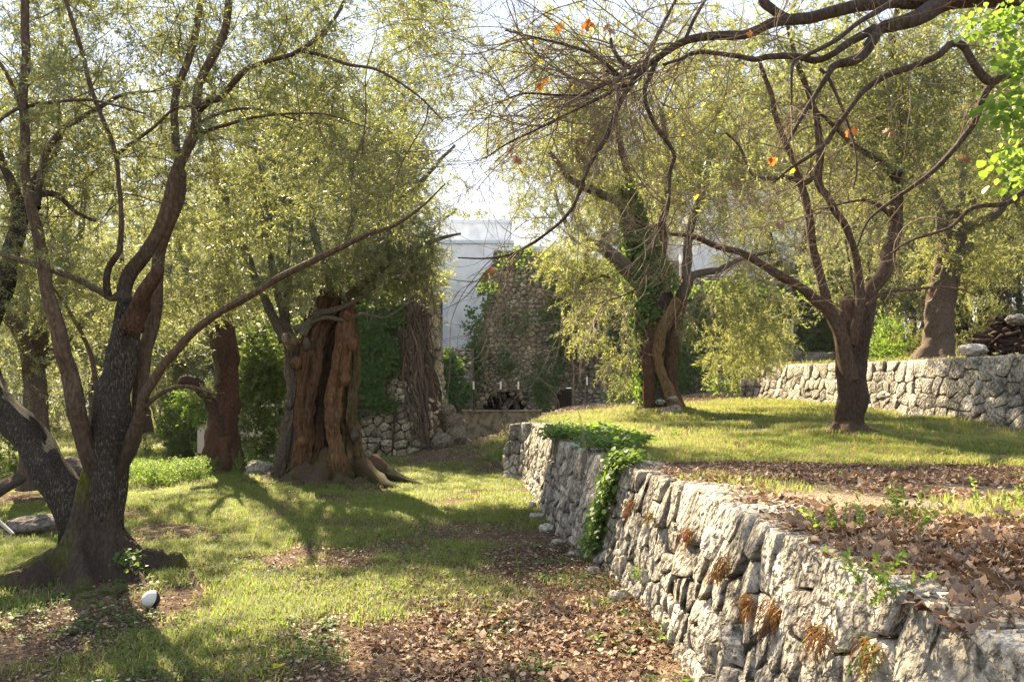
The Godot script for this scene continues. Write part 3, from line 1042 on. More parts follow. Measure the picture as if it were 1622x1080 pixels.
func house() -> void:
	rng.seed = 202
	# white modern house on top of the old walls
	var h := thing("white_house", "flat roofed white house standing above the old stone walls", "house", at(740, 560, 38.0))
	var blocks := [["wall", 655, 384, 812, 640, 37.0, 9.0], ["upper_storey", 698, 352, 808, 430, 40.5, 8.0], ["rear_wall", 812, 394, 975, 560, 42.0, 7.0], ["side_wing", 1090, 306, 1345, 560, 43.0, 8.0]]
	for q in blocks:
		var mb := MB.new()
		px_box(mb, q[1], q[2], q[3], q[4], q[5], q[6])
		var o := part(q[0], mb.mesh(M.white_plaster, h.position), h)
		mb = MB.new()
		px_box(mb, q[1] - 2.0, q[2] - 4.0, q[3] + 2.0, q[2] + 1.0, q[5] - 0.08, q[6] + 0.16)
		part("roof_edge", mb.mesh(M.window_frame, h.position), o)
	var win := Node3D.new()
	win.name = "window"
	h.add_child(win, true)
	for q in [["frame", 690, 470, 694, 552, "window_frame"], ["frame", 701, 470, 709, 552, "window_frame"], ["frame", 694.1, 545, 700.9, 552, "window_frame"]]:
		var mb := MB.new()
		px_box(mb, q[1], q[2], q[3], q[4], 36.97, 0.03)
		part(q[0], mb.mesh(M[q[5]], h.position), win)
	var gl := MB.new()
	px_box(gl, 694.1, 470, 700.9, 544.9, 36.985, 0.01)
	part("pane", gl.mesh(M.window_glass, h.position), win)
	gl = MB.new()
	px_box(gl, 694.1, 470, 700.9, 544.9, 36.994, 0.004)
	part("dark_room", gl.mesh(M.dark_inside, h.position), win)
	# the old tower-like wall with the oven mouth
	var t := thing("stone_tower", "tall rough stone gable with an arched oven opening at its foot", "stone building", at(830, 655, 34.0))
	var D := 34.0
	var pl := at(738, 660, D); var prr := at(879, 660, D); var ptr := at(896, 398, D + 0.6); var ptl := at(782, 396, D + 0.6)
	var arch := Rect2(at(764, 652, D).x, at(764, 652, D).y - 0.3, at(832, 652, D).x - at(764, 652, D).x, 0.55)
	masonry(t, "stonework", [pl, prr, ptr, ptl], Vector2(0.13, 0.24), Vector2(0.16, 0.42), 0.05, 1.9, 1.05, [[arch, 0.62]])
	# backing in pieces round the arch
	var zb := Vector3(0, 0, -0.06)
	backing(t, [Vector3(pl.x, pl.y, -D - 0.04), Vector3(arch.position.x, pl.y, -D - 0.04), Vector3(arch.position.x, arch.end.y + 0.6, -D - 0.07), Vector3(lerpf(pl.x, ptl.x, 0.25), arch.end.y + 0.6, -D - 0.07)], Vector3(0, 0, -1.0), "mortar")
	backing(t, [Vector3(arch.end.x, pl.y, -D - 0.04), Vector3(prr.x, pl.y, -D - 0.04), Vector3(prr.x, arch.end.y + 0.6, -D - 0.07), Vector3(arch.end.x, arch.end.y + 0.6, -D - 0.07)], Vector3(0, 0, -1.0), "mortar")
	backing(t, [Vector3(lerpf(pl.x, ptl.x, 0.25), arch.end.y + 0.61, -D - 0.08), Vector3(prr.x, arch.end.y + 0.61, -D - 0.08), Vector3(ptr.x, ptr.y, -D - 0.68), Vector3(ptl.x, ptl.y, -D - 0.68)], Vector3(0, 0, -1.2), "mortar")
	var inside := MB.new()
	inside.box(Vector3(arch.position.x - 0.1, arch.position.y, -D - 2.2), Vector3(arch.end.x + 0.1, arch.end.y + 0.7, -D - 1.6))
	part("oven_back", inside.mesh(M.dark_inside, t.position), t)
	# pile of pale rubble leaning in the arch
	var rub := MB.new()
	var rf := at(808, 645, D + 0.5)
	for i in 9:
		var p := PackedVector3Array(); var r := PackedFloat32Array()
		var b := rf + Vector3(rr(-0.35, 0.35), rr(-0.2, 0.35), rr(-0.2, 0.1))
		for k in 4:
			p.append(b + Vector3(rr(-0.03, 0.03), k * 0.09, 0)); r.append([0.02, 0.12, 0.12, 0.02][k] * rr(0.8, 1.2))
		tube(rub, p, r, 8, Color(0.28, 0.25, 0.2), 0.2)
	part("rubble", rub.mesh(M.stone, t.position), t, "stuff")
	# the lower wall right of it, with the iron gate
	var lw := thing("low_house_wall", "ivy shaded stone wall with a small iron gate right of the tall gable", "stone wall", at(940, 650, 33.0))
	var gate := Rect2(at(884, 660, 33.0).x, at(884, 660, 33.0).y, at(910, 660, 33.0).x - at(884, 660, 33.0).x, at(0, 614, 33.0).y - at(0, 660, 33.0).y)
	masonry(lw, "stonework", [at(858, 664, 33.0), at(1080, 664, 33.0), at(1080, 408, 33.3), at(882, 408, 33.3)], Vector2(0.13, 0.25), Vector2(0.16, 0.42), 0.045, 1.3, 1.0, [[gate, 0.0]])
	backing(lw, [at(860, 664, 33.1), at(884, 664, 33.1), at(884, 405, 33.45), at(884, 405.5, 33.45)], Vector3(0, 0, -0.5), "mortar")
	backing(lw, [at(910, 664, 33.05), at(1085, 664, 33.05), at(1085, 405, 33.4), at(910, 405, 33.4)], Vector3(0, 0, -0.5), "mortar")
	backing(lw, [at(884.1, 613, 33.17), at(909.9, 613, 33.17), at(909.9, 405, 33.4), at(884.1, 405, 33.4)], Vector3(0, 0, -0.5), "mortar")
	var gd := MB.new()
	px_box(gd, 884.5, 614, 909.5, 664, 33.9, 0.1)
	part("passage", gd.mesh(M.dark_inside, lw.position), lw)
	var gt := Node3D.new()
	gt.name = "gate"
	lw.add_child(gt, true)
	for i in 7:
		var b := MB.new()
		px_box(b, 884.8 + i * 3.7, 615, 886.0 + i * 3.7, 660, 33.15, 0.03)
		part("bar", b.mesh(M.rusted_iron, lw.position), gt)
	for y in [618.0, 638.0, 656.0]:
		var b := MB.new()
		px_box(b, 884.8, y, 908.2, y + 1.6, 33.12, 0.025)
		part("rail", b.mesh(M.rusted_iron, lw.position), gt)
	for q in [[882.2, 612, 884.4, 664], [909.6, 612, 912.0, 664], [882.2, 610, 912.0, 612]]:
		var b := MB.new()
		px_box(b, q[0], q[1], q[2], q[3], 32.9, 0.3)
		part("gate_frame", b.mesh(M.coping, lw.position), lw)
	# sloping coping stone that comes down from the upper right
	var cp := slab([at(886, 562, 32.7), at(972, 524, 32.7), at(972, 513, 32.7), at(886, 552, 32.7)], Vector3(0, 0, -0.6))
	part("sloping_coping", cp.mesh(M.coping, lw.position), lw)
	lw.position.z -= 1.15
	# long ivy-hung wall farther right
	var rw := thing("ivy_hung_wall", "warm old stone wall under hanging branches behind the ivy covered tree", "stone wall", at(1150, 600, 31.0))
	masonry(rw, "stonework", [at(1030, 640, 31.5), at(1335, 606, 30.5), at(1335, 440, 30.8), at(1030, 440, 31.8)], Vector2(0.2, 0.34), Vector2(0.24, 0.6), 0.05, 1.3, 1.0)
	backing(rw, [at(1028, 645, 31.6), at(1337, 610, 30.6), at(1337, 437, 30.9), at(1028, 437, 31.9)], Vector3(0, 0, -0.8), "mortar")
	# concrete basin wall on the path, with its coping
	for q in [["basin_wall", "stained concrete basin wall with three tall candle stands behind it", 733, 652, 858, 712, 26.0, 0.35], ["garden_step", "low concrete step in front of the iron gate", 859, 657, 934, 690, 27.0, 0.8], ["basin_wall", "short concrete ledge with a single candle stand, right of the gate", 905, 645, 978, 680, 28.2, 0.4]]:
		var bw := thing(q[0], q[1], "low wall", at(q[2], q[5], q[6]))
		var b := MB.new()
		px_box(b, q[2], q[3], q[4], q[5], q[6], q[7])
		part("wall", b.mesh(M.concrete, bw.position), bw)
		b = MB.new()
		px_box(b, q[2] - 1.5, q[3] - 2.5, q[4] + 1.5, q[3] - 0.1, q[6] - 0.05, q[7] + 0.1)
		part("coping", b.mesh(M.coping, bw.position), bw)
	# candle stands
	var spots := [[750, 650, 26.1, "leftmost thin iron candle stand, left of the oven arch"], [793, 650, 26.1, "iron candle stand before the middle of the oven arch"], [821, 650, 26.1, "iron candle stand at the right end of the oven arch"], [930, 643, 28.4, "iron candle stand on the ledge right of the iron gate"]]
	for q in spots:
		var cs := thing("candle_stand", q[3], "candle stand", at(q[0], q[1], q[2]), "candle stands along the basin wall")
		var k: float = q[2] / FOCAL
		for g in [["post", -0.9, 0.0, 0.9, 32.0, "rusted_iron"], ["drip_plate", -2.6, 31.9, 2.6, 33.0, "rusted_iron"], ["foot", -2.4, 0.02, 2.4, 1.2, "rusted_iron"]]:
			var b := MB.new()
			b.box(Vector3(g[1] * k, g[2] * k, g[1] * k), Vector3(g[3] * k, g[4] * k, g[3] * k))
			part(g[0], b.mesh(M[g[5]]), cs)
		var b := MB.new()
		tube(b, PackedVector3Array([Vector3(0, 33.0 * k, 0), Vector3(0, 40.0 * k, 0), Vector3(0, 46.0 * k, 0)]), PackedFloat32Array([1.5 * k, 1.5 * k, 1.4 * k]), 10, Color.WHITE, 0, 1, true)
		part("candle", b.mesh(M.white_candle), cs)
	# planted bank under the white wall, left of the gable
	var bank := thing("ivy_bank_wall", "low ruined wall under the white house, overgrown with ivy", "stone wall", at(715, 650, 31.0))
	masonry(bank, "stonework", [at(680, 690, 31.0), at(745, 690, 31.0), at(745, 553, 31.6), at(680, 556, 31.6)], Vector2(0.16, 0.3), Vector2(0.2, 0.5), 0.06, 0.6, 0.9)
	backing(bank, [at(678, 690, 31.05), at(747, 690, 31.05), at(747, 551, 31.65), at(678, 553, 31.65)], Vector3(0, 0, -3.0), "mortar")
	# bamboo poles and stone blocks on the far terrace
	for q in [[1243, "left bamboo pole of three by the ivy hung wall"], [1249.5, "middle bamboo pole of three by the ivy hung wall"], [1256, "right bamboo pole of three by the ivy hung wall"]]:
		var bp := thing("bamboo_pole", q[1], "pole", at(q[0], 560, 28.0), "bamboo poles by the far wall")
		var b := MB.new()
		var k := 28.0 / FOCAL
		for s in 5:
			tube(b, PackedVector3Array([Vector3(0, s * 11 * k, 0), Vector3(0, (s * 11 + 0.4) * k, 0), Vector3(0, (s * 11 + 10.6) * k, 0), Vector3(0, (s + 1) * 11 * k, 0)]), PackedFloat32Array([1.9 * k, 1.5 * k, 1.5 * k, 1.9 * k]), 8, Color.WHITE)
		part("cane", b.mesh(M.bamboo), bp)
	for q in [[1232, 552, 1270, 575, 27.6, "large squared stone block under the bamboo poles"], [1271, 556, 1318, 576, 27.4, "dark squared stone block right of the bamboo poles"]]:
		rock("stone_block", q[5], [at((q[0] + q[2]) * 0.5, q[3], q[4]), Vector3((q[2] - q[0]) * 0.5 * q[4] / FOCAL, (q[3] - q[1]) * 0.5 * q[4] / FOCAL, 0.4)], Color(0.3, 0.27, 0.23), 0.55)
	# cream annexe with a green door, far left
	var an := thing("cream_annexe", "cream garden building with a grey green door behind the small olive", "building", at(330, 715, 22.0))
	var b2 := MB.new()
	px_box(b2, 312, 632, 329.9, 718, 22.0, 3.0); px_box(b2, 345.1, 632, 440, 725, 22.0, 3.0); px_box(b2, 330, 632, 345, 648, 22.0, 3.0)
	part("wall", b2.mesh(M.cream_wall, an.position), an)
	b2 = MB.new(); px_box(b2, 330, 648, 345, 716, 22.12, 0.05)
	part("door", b2.mesh(M.shutter_green, an.position), an)
	for q in [[329.2, 648.5, 331.0, 716], [344.0, 648.5, 345.8, 716]]:
		b2 = MB.new(); px_box(b2, q[0], q[1], q[2], q[3], 21.97, 0.03)
		part("door_frame", b2.mesh(M.rusted_iron, an.position), an)

func rock(called: String, label: String, spot: Array, col: Color, boxy := 0.0, cat := "boulder") -> Node3D:
	# spot: [foot, half sizes]; one lump, sunk a little
	var mb := MB.new()
	var nu := 22; var nv := 13
	var ph := rng.randf() * 90.0
	var s: Vector3 = spot[1]
	for j in nv + 1:
		for i in nu:
			var a := TAU * i / nu; var b := PI * j / nv
			var q := Vector3(cos(a) * sin(b), cos(b), sin(a) * sin(b))
			if boxy > 0.0:
				q = Vector3(signf(q.x) * pow(absf(q.x), 1.0 - boxy), signf(q.y) * pow(absf(q.y), 1.0 - boxy), signf(q.z) * pow(absf(q.z), 1.0 - boxy))
			var k := 1.0 + 0.22 * nz.get_noise_3d(q.x * 28 + ph, q.y * 28, q.z * 28) + 0.09 * nz.get_noise_3d(q.x * 90 + ph, q.y * 90, q.z * 90)
			mb.vert(Vector3(q.x * s.x, q.y * s.y, q.z * s.z) * k + Vector3(0, s.y * 0.72, 0), q, col)
	for j in nv:
		for i in nu:
			var a := j * nu + i; var b := j * nu + (i + 1) % nu
			mb.quad(a, b, b + nu, a + nu)
	mb.smooth()
	var o := part(called, mb.mesh(M.stone), self)
	o.position = spot[0]
	tag(o, label, cat)
	return o

# ---------------------------------------------------------------- trees

const DARK := Color(0.075, 0.055, 0.042)
const FLECK := Color(0.40, 0.33, 0.26)
const BROWN := Color(0.165, 0.115, 0.075)
const GREYB := Color(0.20, 0.165, 0.12)
const RUST := Color(0.29, 0.155, 0.075)
const OVER := Color(0.105, 0.078, 0.056)

func gap(px: float, py: float, d: float, rx: float, ry: float, rd: float) -> Array:
	return [at(px, py, d), Vector3(rx * d / FOCAL, ry * d / FOCAL, rd)]

func near_olive() -> void:
	rng.seed = 301
	var t := tree("olive_tree", "dark flecked olive nearest on the left, with a broken stump and several stems", at(155, 905, 7.3))
	var mo := {"moss": 0.75, "much": 1.2, "lobes": 0.10, "amp": 0.20, "sides": 28, "step": 0.05}
	limb(t, "trunk", [[150, 950, 7.3, 40], [153, 905, 7.3, 37], [155, 880, 7.3, 34], [158, 855, 7.3, 31], [162, 820, 7.3, 28], [168, 760, 7.3, 28], [172, 700, 7.3, 31], [180, 640, 7.3, 25], [188, 570, 7.3, 23], [198, 515, 7.3, 19], [204, 486, 7.3, 17], [207, 476, 7.3, 11]], FLECK, M.bark_flecked, mo.merged({"cap": true, "from": 0.9, "amp": 0.26}, true))
	limb(t, "leaning_trunk", [[138, 920, 7.35, 28], [124, 850, 7.4, 29], [112, 805, 7.45, 28], [84, 758, 7.5, 27], [54, 712, 7.6, 25], [25, 672, 7.7, 25], [-6, 635, 7.8, 25], [-35, 580, 7.9, 24], [-25, 520, 8.0, 20], [0, 462, 8.0, 16], [16, 415, 8.0, 13], [26, 360, 8.0, 12], [28, 322, 8.0, 11]], FLECK, M.bark_flecked, mo.merged({"from": 0.7}, true))
	for q in [[[28, 326, 8.0, 9], [14, 285, 8.0, 7], [0, 255, 8.1, 6], [-20, 190, 8.2, 5], [-30, 120, 8.3, 4]], [[28, 330, 8.0, 8], [42, 312, 8.1, 7], [70, 262, 8.3, 5.5], [84, 250, 8.4, 5], [95, 210, 8.6, 4], [90, 140, 8.8, 3]], [[40, 313, 8.1, 6], [70, 306, 8.2, 5.5], [92, 310, 8.2, 4.5], [120, 335, 8.1, 3], [150, 350, 8.1, 2]]]:
		limb(t, "limb", q, DARK * 1.5, M.bark)
	root_base(t, 153, 7.28, 0.21, 1.5, 0.36, [[0.05, 0.26, 0.09, 1.5], [0.7, 0.22, 0.08, 1.1], [1.5, 0.26, 0.09, 1.0], [2.25, 0.30, 0.10, 1.4], [3.0, 0.24, 0.09, 1.1], [4.2, 0.2, 0.09, 0.8], [5.5, 0.22, 0.09, 1.2]], Color(0.085, 0.062, 0.045), M.bark, 0, 1.05)
	# stump
	limb(t, "broken_stump", [[205, 520, 7.25, 17], [216, 492, 7.2, 15], [228, 468, 7.15, 12.5], [240, 446, 7.1, 11], [250, 430, 7.1, 9], [254, 420, 7.1, 3]], Color(0.135, 0.075, 0.048), M.old_wood, {"lobes": 0.35, "amp": 0.35, "skeleton": false, "cap": true})
	var lb := [
		[[206, 500, 7.3, 15], [204, 478, 7.3, 11], [194, 466, 7.3, 8], [178, 472, 7.3, 6.5], [160, 462, 7.25, 6], [119, 441, 7.1, 5.5], [61, 422, 6.9, 5], [0, 402, 6.8, 4.5], [-60, 380, 6.7, 3]],
		[[172, 468, 7.28, 6.5], [168, 448, 7.25, 6], [171, 425, 7.25, 5.5], [182, 408, 7.2, 5.5], [189, 395, 7.2, 5], [192, 350, 7.2, 4.5], [189, 300, 7.2, 4.5], [183, 244, 7.2, 4.3], [155, 172, 7.1, 4.2], [139, 128, 7.1, 4.2], [133, 94, 7.1, 4], [119, 50, 7.0, 4], [108, 17, 7.0, 3.5], [92, -30, 7.0, 3]],
		[[203, 490, 7.3, 13], [197, 462, 7.35, 12], [205, 432, 7.4, 11], [230, 402, 7.4, 10.5], [254, 358, 7.4, 10], [267, 313, 7.4, 9.5], [278, 278, 7.4, 9.5], [294, 236, 7.4, 9], [308, 203, 7.4, 8.5], [311, 172, 7.4, 8], [317, 125, 7.4, 7], [333, 92, 7.4, 7], [353, 55, 7.4, 6.5], [362, 20, 7.4, 6], [368, -20, 7.4, 5], [385, -90, 7.4, 3]],
		[[311, 178, 7.4, 6], [330, 160, 7.3, 5], [348, 154, 7.3, 5], [383, 115, 7.2, 5], [400, 105, 7.2, 4.5], [430, 95, 7.2, 4], [475, 80, 7.1, 3.6], [525, 35, 7.1, 3], [545, 0, 7.1, 2.5], [570, -50, 7.1, 2]],
		[[472, 80, 7.1, 3.4], [510, 88, 7.0, 3], [550, 102, 7.0, 3], [600, 112, 6.9, 2.5], [660, 150, 6.8, 1.8], [700, 190, 6.8, 1.2]],
		[[306, 212, 7.4, 4], [330, 205, 7.3, 3], [361, 197, 7.3, 3], [400, 186, 7.2, 2.6], [460, 180, 7.1, 2.2], [520, 182, 7.0, 1.6], [590, 205, 6.9, 1]],
		[[308, 200, 7.4, 3], [345, 180, 7.6, 2.6], [400, 172, 7.7, 2], [470, 190, 7.8, 1.6]],
		[[166, 790, 7.32, 12], [188, 738, 7.36, 15], [207, 705, 7.4, 14], [215, 668, 7.45, 12.5], [222, 618, 7.5, 12], [230, 560, 7.55, 11.5], [242, 512, 7.6, 11.5], [250, 413, 7.7, 9.5], [264, 369, 7.7, 9], [279, 325, 7.7, 9], [287, 280, 7.8, 8.5], [279, 235, 7.8, 7.5], [276, 194, 7.9, 7], [281, 139, 7.9, 6.5], [297, 97, 7.9, 6], [308, 55, 8.0, 5.5], [318, 0, 8.0, 5], [330, -70, 8.0, 3]],
		[[172, 772, 7.28, 12], [196, 722, 7.25, 12], [208, 690, 7.2, 10.5], [220, 656, 7.15, 9.5], [230, 627, 7.1, 9], [248, 594, 7.0, 8.5], [275, 560, 6.9, 8], [300, 530, 6.8, 7.5], [347, 496, 6.7, 7], [400, 466, 6.6, 6.5], [427, 447, 6.6, 6], [478, 420, 6.5, 5.5], [537, 394, 6.5, 5], [581, 372, 6.4, 4], [626, 356, 6.4, 3.2], [670, 324, 6.3, 2], [705, 290, 6.3, 1]],
		[[222, 655, 7.15, 5], [242, 633, 7.1, 4], [272, 615, 7.05, 3.5], [305, 613, 7.0, 3], [340, 625, 7.0, 2]],
		[[166, 800, 7.32, 16], [156, 762, 7.25, 17], [144, 727, 7.15, 16], [133, 693, 7.1, 15], [119, 643, 7.0, 14], [108, 593, 7.0, 13], [97, 549, 6.9, 12], [80, 469, 6.9, 11], [61, 397, 6.9, 10.5], [47, 335, 6.9, 9.5], [42, 294, 6.9, 9], [41, 240, 6.9, 8.5], [40, 167, 6.9, 8], [39, 83, 6.9, 7.5], [39, 0, 6.9, 7], [42, -80, 6.9, 5]],
		[[36, 176, 6.9, 4], [30, 160, 6.9, 4], [12, 122, 6.85, 3.4], [-5, 95, 6.8, 3], [-30, 60, 6.8, 2]], [[36, 168, 6.9, 3], [20, 176, 6.8, 3], [0, 190, 6.7, 2.6], [-30, 220, 6.6, 2]],
		[[44, 168, 6.9, 3.4], [70, 163, 6.8, 3], [133, 158, 6.7, 2.6], [175, 165, 6.6, 2], [230, 180, 6.5, 1.4]],
		[[60, 330, 7.3, 6], [62, 290, 7.4, 6], [72, 245, 7.5, 5.5], [100, 205, 7.5, 5], [135, 182, 7.5, 4.5], [165, 165, 7.5, 4], [195, 150, 7.5, 3.2], [240, 145, 7.5, 2]],
		[[183, 246, 7.2, 3], [215, 222, 7.1, 2.8], [244, 200, 7.05, 2.6], [275, 172, 7.0, 2.4], [303, 168, 7.0, 2]],
		[[155, 640, 7.6, 5], [150, 600, 7.8, 4.5], [142, 560, 7.9, 4], [118, 510, 8.0, 3.4], [95, 470, 8.0, 2.6], [60, 430, 8.0, 2]]]
	for q in lb:
		for k in q: k[3] = k[3] * 0.88
	for i in lb.size():
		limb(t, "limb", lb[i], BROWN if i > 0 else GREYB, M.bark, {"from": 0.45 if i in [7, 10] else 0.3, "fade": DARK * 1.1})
	var g := [gap(745, 330, 7.0, 75, 75, 3.0), gap(110, 640, 7.0, 140, 70, 4.0)]
	var po := {"gaps": g, "gap": 0.075, "size": 0.84, "longest": 2.0, "clump_f": 13.0, "clump_t": -0.12, "droop": 0.08, "thick": 0.0105, "twig_col": Color(0.11, 0.08, 0.055)}
	grow(t, [px_blob(90, 110, 8.3, 200, 190, 1.2, 1.2), px_blob(330, 50, 8.6, 240, 160, 1.3, 1.5), px_blob(560, 110, 8.2, 170, 130, 1.1, 0.8), px_blob(300, 260, 8.6, 260, 130, 1.3, 1.0), px_blob(30, 300, 8.5, 130, 160, 1.2, 0.7), px_blob(600, 280, 7.6, 110, 90, 0.9, 0.25), px_blob(640, 20, 8.2, 120, 120, 1.2, 0.4), px_blob(-120, 100, 8.0, 150, 300, 1.8, 0.3), px_blob(460, 180, 8.8, 200, 160, 1.2, 0.8)], 3100, po)
	for i in 210:
		var k := rng.randi() % mini(t.sk.size(), 900)
		if t.sk[k].y < 3.0: continue
		bare(t, t.sk[k], (t.sd[k] * 0.7 + rdir() * 0.8 + Vector3(0, 0.1, 0.15)).normalized(), rr(0.5, 1.5), rr(0.0035, 0.008), 1, 0.02, 0.30, Color(0.10, 0.07, 0.05))
	grow(t, [px_blob(170, 220, 9.7, 190, 110, 0.8), px_blob(300, 80, 6.9, 380, 170, 0.7), px_blob(80, 260, 6.8, 120, 200, 0.5, 0.4)], 560, po)
	grow(t, [px_blob(120, 450, 8.0, 200, 90, 0.9), px_blob(330, 420, 8.2, 130, 90, 0.9)], 560, po)
	finish(t, "olive")

func small_olive() -> void:
	rng.seed = 302
	var t := tree("olive_tree", "smaller olive with a reddish split trunk and spreading root beside the low hedge", at(352, 760, 17.2))
	limb(t, "trunk", [[352, 772, 17.2, 52], [353, 755, 17.2, 38], [352, 735, 17.2, 31], [350, 700, 17.2, 27], [352, 670, 17.2, 24], [356, 640, 17.2, 20], [358, 600, 17.2, 17], [357, 560, 17.2, 16], [354, 510, 17.3, 13], [356, 450, 17.3, 11], [357, 395, 17.4, 9], [353, 345, 17.4, 8], [345, 280, 17.5, 6], [335, 200, 17.6, 4]], Color(0.15, 0.075, 0.05), M.bark, {"lobes": 0.18, "moss": 0.7, "sides": 26, "step": 0.1, "amp": 0.25, "from": 0.5})
	root_base(t, 352, 17.2, 0.42, 1.6, 0.4, [[0.3, 0.16, 0.12, 1.2], [1.3, 0.16, 0.12, 0.9], [2.4, 0.24, 0.13, 1.5], [3.4, 0.16, 0.12, 1.1], [5.2, 0.14, 0.12, 1.0]], Color(0.15, 0.085, 0.055), M.bark, 0, 0.6)
	limb(t, "limb", [[352, 690, 17.1, 16], [345, 655, 17.0, 14], [333, 632, 17.0, 12], [318, 615, 16.9, 10], [303, 606, 16.9, 9], [292, 604, 16.9, 10], [286, 602, 16.9, 6]], Color(0.10, 0.06, 0.045), M.bark, {"lobes": 0.25, "cap": true})
	limb(t, "limb", [[340, 640, 17.0, 7], [345, 600, 16.9, 5], [342, 570, 16.9, 4], [330, 520, 16.8, 3], [325, 450, 16.8, 2]], BROWN, M.bark)
	limb(t, "limb", [[356, 590, 17.2, 9], [340, 540, 17.3, 7], [310, 480, 17.4, 5], [290, 420, 17.4, 4], [270, 350, 17.5, 3]], BROWN, M.bark)
	for q in [[[340, 752, 17.1, 18], [322, 764, 16.8, 14], [304, 774, 16.5, 9], [285, 782, 16.2, 5], [262, 790, 16.0, 2]], [[366, 755, 17.1, 16], [385, 766, 16.9, 10], [405, 772, 16.8, 5], [425, 776, 16.7, 2]], [[352, 758, 16.9, 14], [358, 775, 16.6, 9], [362, 786, 16.4, 3]]]:
		limb(t, "root", q, Color(0.13, 0.08, 0.055), M.bark, {"moss": 0.4, "lobes": 0.2, "sides": 14, "skeleton": false})
	grow(t, [px_blob(330, 330, 17.3, 120, 110, 1.8), px_blob(300, 470, 17.2, 110, 90, 1.5), px_blob(370, 220, 17.5, 110, 90, 1.6)], 700, {"size": 1.35, "gap": 0.15, "longest": 3.0})
	grow(t, [px_blob(350, 625, 16.9, 55, 22, 0.4)], 60, {"size": 0.6, "gap": 0.3, "droop": -0.3})
	finish(t, "olive_mid")

